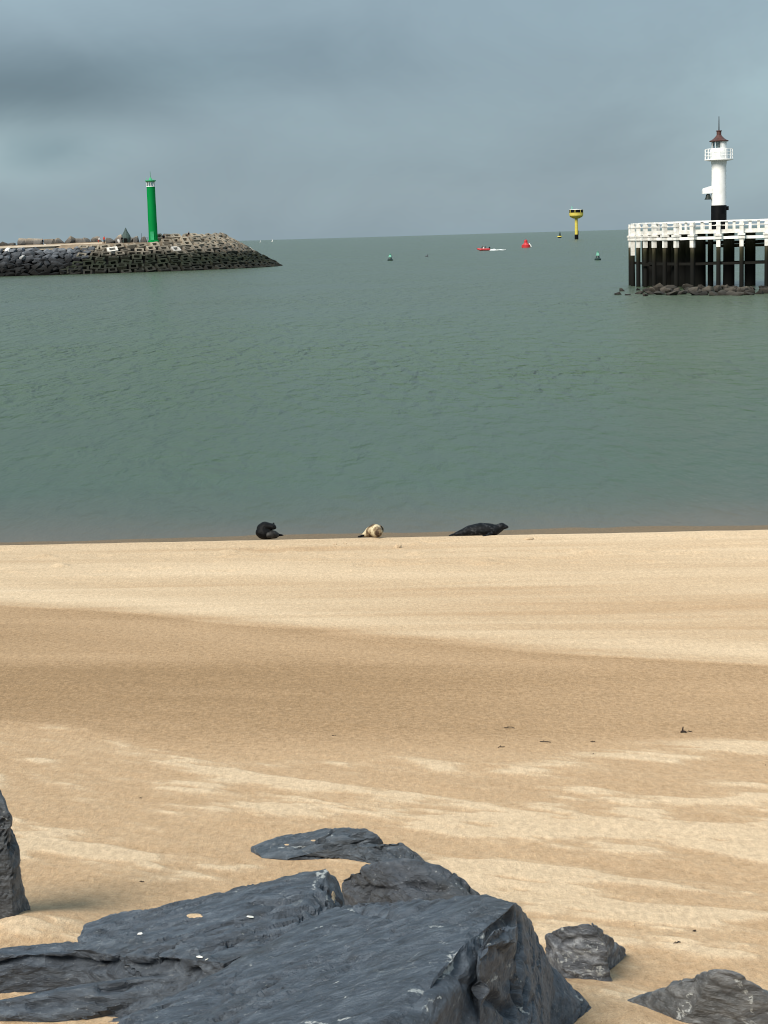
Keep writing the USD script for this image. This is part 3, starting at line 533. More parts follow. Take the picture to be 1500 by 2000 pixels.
# ------------------------------------------------------------------ timber pier on the right
PZ = dict(rail=7.40, deck=6.40, fascia=(5.98, 6.42), beam=(5.34, 5.68), white=4.52, brace=2.72)
def pier():
    front = [(1236, 212.5), (1240.5, 209.3), (1251, 206.6), (1265, 203.9), (1282, 201.3), (1302.6, 198.7), (1325, 196.2), (1355, 194.0), (1404, 193.0), (1449, 192.2), (1498, 191.4), (1547, 190.6), (1596, 189.8), (1646, 189), (1697, 188.2)]
    P = [np.array([at_d(px, 500, d)[0], d, 0.0]) for px, d in front]
    o = P[8]; t = thing('pier', 'white-railed timber pier on dark piles at right', 'pier', tuple(o))
    n = len(P); V = lambda p, z: np.array([p[0], p[1], z])
    outs = []
    for i in range(n):
        a, b = P[max(i - 1, 0)], P[min(i + 1, n - 1)]; d = (b - a) / np.linalg.norm(b - a); outs.append(np.array([d[1], -d[0], 0]))
    for i, p in enumerate(P):
        w = .44; c = p + outs[i] * .28; a = math.atan2(outs[i][1], outs[i][0])
        part(t, 'post', box(V(c, (PZ['white'] - (.9 if i == 1 else 0) + PZ['rail'] - .14) / 2), (w, w, PZ['rail'] - .14 - PZ['white'] + (.9 if i == 1 else 0)), a), 'white_paint_worn')
        part(t, 'pile', rod(V(c, -1.5), V(c, PZ['white'] - (.9 if i == 1 else 0)), .26, .24, 12), 'pile_wood', 40)
        part(t, 'collar', box(V(c, 5.83), (w + .34, w + .34, .22), a), 'white_paint_worn'); part(t, 'collar', box(V(c, 5.5), (w + .22, w + .30, .26), a), 'white_paint_worn')
        part(t, 'post_cap', box(V(c, PZ['rail'] - .50), (w + .10, w + .12, .20), a), 'white_paint_worn')
    for i in range(n - 1):
        a, b = P[i], P[i + 1]; u = (b - a) / np.linalg.norm(b - a)
        part(t, 'top_rail', beam(V(a, PZ['rail'] - .07) - u * .05, V(b, PZ['rail'] - .07) - u * .055, .42, .15), 'white_paint')
        part(t, 'middle_rail', beam(V(a, 6.86), V(b, 6.86), .09, .10), 'white_paint_worn')
        part(t, 'fascia', beam(V(a, 6.20), V(b, 6.20), .16, .42), 'white_paint_worn')
        part(t, 'waling', beam(V(a, 5.51), V(b, 5.51), .22, .32), 'white_paint')
        part(t, 'brace', beam(V(a, PZ['brace']), V(b, PZ['brace']), .20, .28), 'pile_wood')
        if np.linalg.norm(b - a) > 2.0 and i > 5:
            for f in ((.33, .66) if i > 6 else (.5,)):
                c = a + (b - a) * f; part(t, 'baluster', box(V(c, 6.86), (.30, .14, .9), math.atan2(u[1], u[0])), 'white_paint_worn')
    back = [p + np.array([9.0, 11.0, 0]) for p in P]
    deck = [V(p, 0)[:2] for p in P] + [back[-1][:2], back[8][:2] + [0, 2.0], P[0][:2] + [4.0, 6.0]]
    pg = Polygon(deck); m = trimesh.creation.extrude_polygon(pg, .16, engine='earcut'); m.apply_translation((0, 0, PZ['deck'] - .40)); part(t, 'deck', m, 'pile_wood')
    # railing of the far side
    far = [P[0] + np.array([.3, 1.0, 0]), P[0] + np.array([4.0, 6.0, 0]), back[8] + np.array([0, 2.0, 0]), back[-1]]
    for a, b in zip(far, far[1:]):
        part(t, 'top_rail', beam(V(a, PZ['rail'] - .12), V(b, PZ['rail'] - .12), .3, .13), 'white_paint'); part(t, 'fascia', beam(V(a, 6.22), V(b, 6.22), .16, .40), 'white_paint_worn')
        L = np.linalg.norm(b - a); k = max(1, int(L / 2.9))
        for j in range(1, k + 1):
            c = a + (b - a) * (j / k); part(t, 'post', box(V(c, 6.35), (.36, .36, 1.8)), 'white_paint_worn'); part(t, 'pile', rod(V(c, -1.5), V(c, 5.45), .28, .25, 10), 'pile_wood', 40)
    # clustered piles under the deck that carry the light
    for (px, dd, r) in ((1262, 208, .5), (1276, 207, .5), (1291, 206, .6), (1308, 205, .7), (1322, 204, .7), (1337, 203, .8), (1352, 202, .8), (1366, 201.5, .75), (1387.8, 201, .33), (1423.5, 199, .66), (1465, 199, .64), (1512, 198, .66), (1524, 201, .5), (1562, 198, .66), (1612, 197, .66), (1660, 196, .6)):
        x = at_d(px, 500, dd)[0]; c = np.array([x, dd, 0]); part(t, 'pile', rod(V(c, -1.5), V(c, 6.0), r, r * .97, 12), 'pile_wood', 40)
    for (pa_, pb_, dd, z) in ((1296, 1640, 203.5, 4.9), (1255, 1640, 203.5, 2.6), (1400, 1640, 199.2, 4.55)):
        a, b = at_d(pa_, 500, dd), at_d(pb_, 500, dd - (4 if dd > 203 else 2)); part(t, 'brace', beam(V(np.array([a[0], dd, 0]), z), V(np.array([b[0], dd - (4 if dd > 203 else 2), 0]), z), .25, .34), 'pile_wood')
pier()

def lighthouse():
    d = 203.0; sc = scale_at(d); g = lambda py: at_d(1404, py, d)[2]; x, y = at_d(1404, 390, d)[0], d; zb = PZ['deck'] - .24
    t = thing('lighthouse', 'white round lighthouse with black foot and red-brown roof on the pier', 'lighthouse', (x, y, zb))
    r = 13.9 * sc; zblack = g(401)
    part(t, 'foot', lathe((x, y, zb), [[0, 0], [r * 1.06, 0], [r * 1.05, zblack - zb], [0, zblack - zb]], 32), 'black_paint', 35)
    part(t, 'foot_lamp', box((x + r * 1.1, y - .1, g(407)), (.35, .3, .45)), 'black_paint')
    zg = g(314.5)
    part(t, 'shaft', lathe((x, y, zblack), [[0, 0], [r, 0], [r * .985, zg - zblack - .5], [r * 1.06, zg - zblack - .25], [r * 1.05, zg - zblack], [0, zg - zblack]], 40), 'white_paint', 35)
    R = 27.3 * sc; part(t, 'gallery_floor', lathe((x, y, zg), [[0, 0], [R * .62, 0], [R, .10], [R, .22], [0, .22]], 32), 'white_paint')
    zf = zg + .22; zd = g(289.5); rd = 17.0 * sc
    part(t, 'watch_room', lathe((x, y, zf), [[0, 0], [rd, 0], [rd, zd - zf - .25], [rd * .86, zd - zf], [0, zd - zf]], 36), 'white_paint', 30)
    for k in range(14):
        a = k * 2 * math.pi / 14 + .1; c = np.array([x + (R - .08) * math.cos(a), y + (R - .08) * math.sin(a), 0])
        part(t, 'rail_post', rod((c[0], c[1], zf), (c[0], c[1], zf + 1.12), .045, n=6), 'white_paint')
    for h in (.38, .75, 1.12): part(t, 'guard_rail', ring((x, y, zf + h), R - .08, .035), 'white_paint')
    zr = g(275.8); rl = 13.6 * sc
    part(t, 'lantern_glazing', lathe((x, y, zd), [[rl * .95, 0], [rl, 0], [rl, zr - zd], [rl * .95, zr - zd], [rl * .95, 0]], 24), 'glass', 35)
    part(t, 'lamp', lathe((x - .05, y, zd), [[0, 0], [.2, 0], [.2, .2], [.36, .3], [.36, .72], [.2, .82], [0, .85]], 16), 'lens_glass', 35)
    # blank white screen over the landward (right) side of the lantern
    ang = np.linspace(-math.pi * .46, math.pi * .30, 12); o = [((rl + .05) * math.cos(a), (rl + .05) * math.sin(a)) for a in ang] + [((rl + .012) * math.cos(a), (rl + .012) * math.sin(a)) for a in ang[::-1]]
    m = trimesh.creation.extrude_polygon(Polygon(o), zr - zd, engine='earcut'); m.apply_translation((x, y, zd)); part(t, 'blank_panel', m, 'white_paint', 30)
    for k in range(10):
        a = k * 2 * math.pi / 10 + .3; part(t, 'mullion', rod((x + rl * .99 * math.cos(a), y + rl * .99 * math.sin(a), zd), (x + rl * .99 * math.cos(a), y + rl * .99 * math.sin(a), zr), .03, n=6), 'white_paint')
    zc = g(263.5); Rr = 18.2 * sc; rv = 4.4 * sc; H = zc - zr
    part(t, 'roof', lathe((x, y, zr), [[0, 0], [Rr * .97, -.04], [Rr, .05], [Rr * .78, H * .20], [Rr * .55, H * .45], [Rr * .36, H * .75], [rv, H], [0, H]], 28), 'red_roof', 25)
    zv = g(255); part(t, 'ventilator', lathe((x, y, zc), [[0, 0], [rv, 0], [rv, (zv - zc) * .8], [rv * 1.3, (zv - zc) * .82], [rv * 1.3, zv - zc], [0, zv - zc + .05]], 18), 'red_roof')
    part(t, 'spire', rod((x, y, zv), (x, y, g(227.3)), .075, .04, 6), 'dark_metal')
    # bell under its bracket on the left of the shaft
    zt, zk, zu = g(364.5), g(369), g(377.8); xl = x - 31.3 * sc
    pts = np.array([(xx, y + yy, zz) for yy in (-.32, .32) for (xx, zz) in ((x - r * .95, zt + .12), (x - r * .95, zu + .05), (xl, zu), (xl, zk - .1), (xl + .12, zk + .12))])
    part(t, 'bell_bracket', m3.Manifold.hull_points(pts), 'white_paint')
    xb = x - 20.3 * sc; zl = g(389.3); Hb = zu - zl
    bell = part(t, 'bell', lathe((xb, y, zl), [[0, Hb * .1], [.40, 0], [.44, .02], [.36, Hb * .2], [.29, Hb * .5], [.25, Hb * .8], [.16, Hb * .95], [0, Hb]], 20), 'bronze', 40)
    part(bell, 'clapper', chain([((xb, y, zl + .2), .03), ((xb, y, zl - .02), .07)], 8), 'dark_metal')
    part(t, 'door', box((x + .15, y - r * 1.06 - .01, zb + 1.05), (.7, .1, 1.9)), 'black_paint')
lighthouse()

# rubble at the pier's foot
def pier_rocks():
    t = thing('rock_heap', 'low heap of weathered brown stones in the water before the pier', 'rocks', tuple(at_z(1380, 572, 0)))
    r = np.random.default_rng(3)
    spots = [(1262, 566, 14, 7), (1275, 566, 12, 10), (1285, 562, 17, 13), (1297, 566, 15, 9), (1307, 563, 27, 12), (1323, 567, 16, 8), (1345, 560, 22, 9), (1352, 566, 24, 10), (1366, 569, 15, 8), (1383, 566, 22, 10), (1401, 564, 17, 11), (1418, 561, 14, 8), (1426, 567, 20, 9), (1437, 564, 18, 7), (1455, 565, 20, 9), (1468, 568, 16, 8), (1480, 570, 18, 6), (1498, 567, 22, 9), (1515, 566, 20, 9), (1535, 566, 20, 9), (1330, 571, 20, 6), (1290, 572, 24, 5), (1312, 573, 24, 5), (1270, 572, 18, 4), (1358, 573, 22, 5), (1395, 573, 24, 6), (1410, 572, 22, 7), (1442, 573, 22, 6), (1375, 573, 18, 5), (1462, 573, 20, 4), (1427, 573, 18, 5)]
    for i, (px, py, w, h) in enumerate(spots):
        zz = 1.0 - (py - 560) / 17; p = at_z(px, py + h * .6, .02); sc = scale_at(p[1]); ww, hh = w * sc, h * sc
        part(t, 'stone', rock_piece((p[0], p[1], hh * .38), (ww * 1.35, ww * 1.1, hh * 2.0), 300 + i, 1.0, 15), 'pier_stone')
    for i in range(60):
        px = r.uniform(1255, 1560); p = at_z(px, r.uniform(563, 575), 0); sc = scale_at(p[1]); w = r.uniform(9, 20) * sc
        part(t, 'stone', rock_piece((p[0], p[1], .15), (w * 1.25, w, w * .85), 400 + i, .8, 12), 'pier_stone')
    for i, (px, py, w) in enumerate(((1215, 568.5, 14), (1207, 575.5, 14), (1226, 576.5, 12), (1246, 567, 12), (1249, 574, 18), (1259, 578, 12))):
        p = at_z(px, py, 0); w *= scale_at(p[1]); part(t, 'stone', rock_piece((p[0], p[1], .03), (w * 1.1, w * .9, .55), 500 + i, 1.0, 14), 'pier_stone', label='low wet stone awash beside the heap')
pier_rocks()

# ------------------------------------------------------------------ marks and craft on the water
def radar_pole():
    b = at_z(1126, 467.4, 0); d = b[1]; sc = scale_at(d); g = lambda py: at_d(1125, py, d)[2]; x, y = b[0], d
    t = thing('measuring_pole', 'yellow one-legged sea beacon with a wide black-windowed cabin on the horizon', 'beacon', tuple(b))
    part(t, 'pile', lathe((x, y, -2), [[0, 0], [3.6 * sc, 0], [3.6 * sc, g(458) + 2], [0, g(458) + 2]], 20), 'black_paint', 35)
    z = g(458); part(t, 'column', lathe((x, y, z), [[0, 0], [3.1 * sc, 0], [2.9 * sc, g(427) - z], [0, g(427) - z]], 20), 'yellow_paint', 35)
    z = g(427); part(t, 'cabin', lathe((x, y, z), [[0, 0], [5 * sc, 0], [11 * sc, g(424) - z], [13.2 * sc, g(421) - z], [13.4 * sc, g(415.5) - z], [0, g(415.5) - z]], 32), 'yellow_paint', 30)
    z = g(415.5); part(t, 'window_band', lathe((x, y, z), [[0, 0], [13.1 * sc, 0], [13.1 * sc, g(409.8) - z], [0, g(409.8) - z]], 32), 'black_paint', 30)
    for k in range(8):
        a = k * math.pi / 4 - .28; c = 13.0 * sc; part(t, 'mullion', rod((x + c * math.cos(a), y + c * math.sin(a), z), (x + c * math.cos(a), y + c * math.sin(a), g(409.8)), .22, n=6), 'yellow_paint')
    z = g(409.8); part(t, 'roof', lathe((x, y, z), [[0, 0], [13 * sc, 0], [13 * sc, .35], [0, .7]], 32), 'white_paint')
    part(t, 'mast', rod((x - 8 * sc, y, z), (x - 8 * sc, y, g(402.5)), 1.2 * sc, .8 * sc, 6), 'pale_green')
    part(t, 'ladder', box((x + 3.6 * sc, y - 1, (g(458) + g(451)) / 2), (1.0 * sc, .6, g(451) - g(459))), 'dark_metal')
radar_pole()
def red_buoy():
    b = at_z(1027.3, 483.6, 0); d = b[1]; s = scale_at(d); x, y = b[0], d
    t = thing('red_buoy', 'red can buoy with a round topmark beyond the red boat', 'buoy', tuple(b))
    part(t, 'float', lathe((x, y, -.4), [[0, 0], [8 * s, 0], [8.4 * s, .4], [8.2 * s, 5 * s + .4], [7.2 * s, 5.8 * s + .4], [0, 5.8 * s + .4]], 24), 'red_paint', 35)
    z = 5.8 * s; part(t, 'tower', lathe((x, y, z), [[0, 0], [5.8 * s, 0], [3.6 * s, 3.6 * s], [0, 3.6 * s]], 20), 'red_paint', 35)
    part(t, 'topmark', lathe((x, y, z + 3.6 * s), [[0, 0], [2.9 * s, 0], [3.3 * s, 1.2 * s], [3.2 * s, 4.2 * s], [1.6 * s, 5.4 * s], [0, 5.6 * s]], 18), 'red_paint', 35)
    part(t, 'lantern', rod((x, y, z + 9 * s), (x, y, z + 10.6 * s), .25, .15, 8), 'dark_metal')
    part(t, 'fender', beam((x + 6 * s, y - .5, z + 2 * s), (x + 10 * s, y - .5, z - 4.2 * s), .5, .4), 'white_paint')
red_buoy()
def cone_buoy(px, py, hpx, wpx, upper, label):
    b = at_z(px, py, 0); d = b[1]; s = scale_at(d); x, y = b[0], d; H, R = hpx * s, wpx * s / 2
    t = thing('green_buoy', label, 'buoy', tuple(b), 'green buoys in the channel')
    part(t, 'float', lathe((x, y, -.3), [[0, 0], [R * .85, 0], [R, .3], [R, .3 + H * .14], [R * .7, .3 + H * .22], [0, .3 + H * .22]], 20), 'buoy_dark', 35)
    z = H * .22; part(t, 'body', lathe((x, y, z), [[0, 0], [R * .68, 0], [R * .40, H * .26], [0, H * .26]], 16), 'buoy_dark' if upper == 'pale_green' else 'buoy_green', 35)
    z2 = z + H * .24
    for k in range(4):
        a = k * math.pi / 2 + .5; part(t, 'strut', rod((x + R * .55 * math.cos(a), y + R * .55 * math.sin(a), z2), (x + R * .22 * math.cos(a), y + R * .22 * math.sin(a), z2 + H * .32), R * .14, n=6), upper)
    part(t, 'radar_reflector', lathe((x, y, z2 + H * .02), [[0, 0], [R * .45, 0], [R * .36, H * .3], [0, H * .3]], 8), upper)
    part(t, 'topmark', lathe((x, y, z2 + H * .33), [[0, 0], [R * .34, 0], [0.02, H * .2], [0, H * .2]], 14), 'buoy_green')
cone_buoy(1167.5, 508, 18, 12.5, 'pale_green', 'green conical buoy left of the pier, nearest of the channel marks')
cone_buoy(762.3, 509, 13.5, 11, 'pale_green', 'small dark green buoy with pale top, alone left of the middle')
def far_buoy():
    b = at_z(1093, 464.5, 0); d = b[1]; s = scale_at(d); x, y = b[0], d
    t = thing('pillar_buoy', 'distant pale-bodied buoy with a dark pillar, left of the yellow beacon', 'buoy', tuple(b))
    part(t, 'float', lathe((x, y, -.5), [[0, 0], [3.2 * s, 0], [3.8 * s, 1.6 * s + .5], [0, 1.6 * s + .5]], 18), 'black_paint', 35)
    part(t, 'deck', lathe((x, y, 1.6 * s), [[0, 0], [4.6 * s, 0], [4.2 * s, 2.0 * s], [0, 2.0 * s]], 18), 'yellow_paint', 35)
    part(t, 'pillar', lathe((x + .6 * s, y, 3.6 * s), [[0, 0], [2.0 * s, 0], [1.3 * s, 5 * s], [0, 5 * s]], 10), 'buoy_dark', 35)
    part(t, 'topmark', lathe((x + .8 * s, y, 8.6 * s), [[0, 0], [1.0 * s, 0], [.2 * s, 4 * s], [0, 4 * s]], 10), 'buoy_dark')
far_buoy()
def red_boat():
    b = at_z(944, 489.5, 0); d = b[1]; s = scale_at(d); x, y = b[0], d; L = 22 * s
    t = thing('red_boat', 'small red inflatable boat with two dark figures trailing a white wake', 'boat', tuple(b))
    tubes = []
    for sd in (-1, 1):
        tubes.append(chain([((x + L * .5, y + sd * 1.0, .42), .40), ((x - L * .2, y + sd * 1.0, .46), .40), ((x - L * .42, y + sd * .55, .62), .36), ((x - L * .5, y, .78), .28)], 10))
    part(t, 'tube', tubes[0], 'red_paint', 40); part(t, 'tube', tubes[1], 'red_paint', 40)
    part(t, 'hull', m3.Manifold.hull_points(np.array([(x + L * .48, y - .8, .6), (x + L * .48, y + .8, .6), (x - L * .4, y - .4, .7), (x - L * .4, y + .4, .7), (x + L * .45, y, -.25), (x - L * .3, y, -.1)])), 'dark_metal')
    part(t, 'outboard_motor', m3.Manifold.batch_hull([ell((x + L * .54, y, 1.1), .3, .25, .35), ell((x + L * .54, y, .1), .12, .1, .2)]), 'black_paint', 40)
    part(t, 'console', box((x + L * .02, y, .95), (.5, .6, .8)), 'white_cloth')
    for k, (dx, lab) in enumerate(((-.10, 'person in dark waterproofs in the bow half of the red boat'), (.16, 'person in dark waterproofs steering the red boat'))):
        person(944 + dx * 22, d, lab, 'dark_cloth', 'dark_cloth', rz=-math.pi / 2, h=1.75, zb=.72, pose='sit')
    w = thing('wake', None, None, (x, y, 0)); prim = stage.GetPrimAtPath(w); tagp(prim, 'white foaming wake behind the red boat', None, None, 'stuff')
    pts = []; r = np.random.default_rng(5)
    for k in range(70):
        u = r.random() ** 1.7; cx_ = x + L * .55 + u * 29 * s; q = rock_piece((cx_, y + r.normal() * (.4 + u * 1.2), .03), (r.uniform(1.2, 3.2), r.uniform(.7, 1.6), r.uniform(.5, 1.3) * (1 - u * .6)), 700 + k, .6, 12); pts.append(q)
    part(w, 'foam', cat_(pts), 'foam')
red_boat()
def dark_floater():
    b = at_z(833.5, 501, 0); s = scale_at(b[1]); x, y = b[0], b[1]
    t = thing('mooring_buoy', 'tiny dark float lying low on open water near the picture centre', 'buoy', tuple(b))
    part(t, 'float', m3.Manifold.batch_hull([ell((x - 2 * s, y, .05), 1.6 * s, .4, .9 * s), ell((x + 1.2 * s, y, .15), 1.8 * s, .5, 1.7 * s)]), 'dark_metal', 40)
    part(t, 'lifting_ring', rod((x + 1.5 * s, y, 1.2 * s), (x + 2.2 * s, y, 3.8 * s), .9 * s, .5 * s, 8), 'black_paint')
dark_floater()
for i, (px, h, lab) in enumerate(((531, 6.5, 'faint white sail on the horizon, right-hand one of two'), (508, 4.5, 'faint white sail on the horizon, smaller left-hand one of two'))):
    d = 5200.0; x = at_d(px, 466, d)[0]; H = h * scale_at(d)
    t = thing('sailing_boat', lab, 'boat', (x, d, 0))
    part(t, 'hull', m3.Manifold.hull_points(np.array([(x - H * .28, d, 1.2), (x + H * .26, d - 1.5, 1.1), (x + H * .26, d + 1.5, 1.1), (x + H * .2, d, -.3), (x - H * .15, d, -.3)])), 'white_paint')
    part(t, 'mainsail', m3.Manifold.hull_points(np.array([(x, d - .05, 2), (x, d + .05, 2), (x + H * .24, d, 2), (x, d - .05, H), (x, d + .05, H)])), 'sail'); part(t, 'mast', rod((x - .1, d, 1), (x - .1, d, H * 1.04), .15, n=6), 'dark_metal')

# ------------------------------------------------------------------ seals on the crest
def blend(parts, edge, it):
    m = m3.Manifold.batch_boolean(parts, m3.OpType.Add).refine_to_length(edge); v, f, _ = meshkit.arrays(m); t = trimesh.Trimesh(v, f, process=True)
    trimesh.smoothing.filter_taubin(t, lamb=.5, nu=.52, iterations=it); return t
SEALD = 36.25
def sp(px, py, dd=0.0):
    base = shore(0, SEALD); x = at_d(px, py, SEALD)[0]; return at_d(px, py, SEALD - .05 * x + dd)
SS = SEALD / FPX / math.cos(PITCH)
def rounded(pts, n=16):
    ss = [ell(sp(px, py, dd), rx * SS, ry * SS, rz * SS, n) for (px, py, dd, rx, ry, rz) in pts]
    return [m3.Manifold.batch_hull([a, b]) for a, b in zip(ss, ss[1:])]
def flip(pts, n=10): return rounded([(px, py, dd, r, r * w, r * h) for (px, py, dd, r, w, h) in pts], n)
# right-hand seal: lying on its belly, head to the right and looking up a little
b3 = rounded([(889, 1043.5, 0, 4, 5, 3.2), (901, 1040.5, 0, 7, 8, 6), (918, 1036, 0, 10, 13, 10.5), (938, 1034, 0, 13, 16, 13.2), (956, 1034.5, 0, 12, 16, 12.6), (967, 1035, 0, 10, 13, 10.5), (975, 1031.5, .0, 8.5, 9.5, 8.5), (980, 1028, .0, 7.2, 8.5, 7.2), (988.5, 1029, .0, 3.8, 5.5, 3.6), (990.8, 1029.6, 0, 2.4, 3.6, 2.3)])
b3 += flip([(960, 1041, -.14, 4, .8, .8), (952, 1045, -.22, 3.4, 1.0, .5), (944, 1046.5, -.26, 2, 1.0, .5)]) + flip([(886, 1044, 0, 3, .8, .8), (878.5, 1046, -.07, 2.2, 1.4, .5)]) + flip([(886, 1044, 0, 3, .8, .8), (880, 1045, .08, 2.0, 1.4, .5)])
m3b = blend(b3, .022, 6); c = m3b.bounds.mean(0)
t = thing('seal', 'dark grey mottled seal lying flat with head to the right, rightmost of three', 'seal', (c[0], c[1], m3b.bounds[0, 2]))
part(t, 'body', m3b, 'fur_grey', True)
for dd in (-.07, .07): part(t, 'eye', ell(sp(983.6, 1026.4, dd), .9 * SS, .9 * SS, .9 * SS, 10), 'black_paint', True)
part(t, 'nose', ell(sp(992.2, 1029.0, 0), 1.1 * SS, 1.6 * SS, 1.0 * SS, 10), 'black_paint', True)
# left-hand seal: reared up and bent round so that its head points back over its tail
b1 = rounded([(544, 1045, .12, 3, 3, 3), (537, 1044.5, .05, 7, 8, 7.5), (527, 1043.5, -.02, 10, 11, 9.5), (514, 1040, 0, 14, 14, 13.5), (513.5, 1033, .03, 12.5, 13, 12), (517, 1028, .04, 10.5, 12, 9.5), (526, 1028, .02, 7.5, 9, 7), (533, 1029, .0, 6.2, 7.5, 6), (536.8, 1030.5, -.02, 3.2, 4.2, 3.0)])
b1 += flip([(544, 1045, .12, 3, .8, .8), (549, 1045, .08, 2.2, 1.2, 1.0), (553.5, 1045.6, .08, .5, 1.5, 1.2)]) + flip([(533, 1025.5, .04, 2.8, 1, 1), (534.5, 1022.5, .04, 1.6, 1, 1.2)]) + rounded([(509.5, 1040, -.02, 10.5, 12, 10.5), (516, 1042, -.03, 12, 12, 11)])
m1b = blend(b1, .020, 6); c = m1b.bounds.mean(0)
t = thing('seal', 'black seal curled upright with its head turned back over its tail', 'seal', (c[0], c[1], m1b.bounds[0, 2]))
part(t, 'body', m1b, 'fur_black', True)
part(t, 'flank', blend(rounded([(540, 1044.5, .02, 5, 6, 5.6), (531, 1043.8, -.06, 8, 8, 8.0), (524, 1044.5, -.10, 5, 7, 6)]), .02, 5), 'fur_darkgrey', True, label='paler grey lower flank and belly')
part(t, 'eye', ell(sp(534.5, 1027.6, -.075), .8 * SS, .8 * SS, .8 * SS, 10), 'black_paint', True)
# middle seal: pale, seen end-on with the tail to the left
b2 = rounded([(708, 1046, .15, 3, 4, 2.6), (715, 1043, .12, 6, 7, 6), (723, 1038.5, .06, 9.5, 12, 10.5), (732, 1036.5, 0, 12.5, 16, 13.6), (736, 1037, -.12, 11.5, 12, 13), (739, 1040, -.30, 8, 8, 9)])
b2 += flip([(711, 1045, .14, 3, .8, .8), (704, 1047.5, .10, 2.4, 1.2, .7), (700, 1048, .08, 1.2, 1.4, .7)]) + flip([(742, 1030, .06, 4, .8, 1.2), (746.5, 1033, .08, 3, .8, 1.6), (747, 1038, .06, 2, .8, 1.4)])
m2b = blend(b2, .020, 6); c = m2b.bounds.mean(0)
t = thing('seal', 'pale tan seal lying end-on with brown blotches, middle of three', 'seal', (c[0], c[1], m2b.bounds[0, 2]))
part(t, 'body', m2b, 'fur_pale', True)
part(t, 'flipper', blend(rounded([(711, 1045.5, .10, 3, 3, 2.6), (703.5, 1047.6, .04, 2.4, 3, 1.8), (700, 1048, .02, 1.3, 3, 1.4)]), .012, 4), 'fur_black', True, label='dark hind flipper')
part(t, 'flipper', blend(rounded([(743.5, 1029.5, .02, 2.6, 3, 3), (747, 1034, .02, 2.0, 3, 4), (747.6, 1037.5, .02, 1.2, 2, 2)]), .012, 4), 'fur_black', True, label='dark fore flipper')

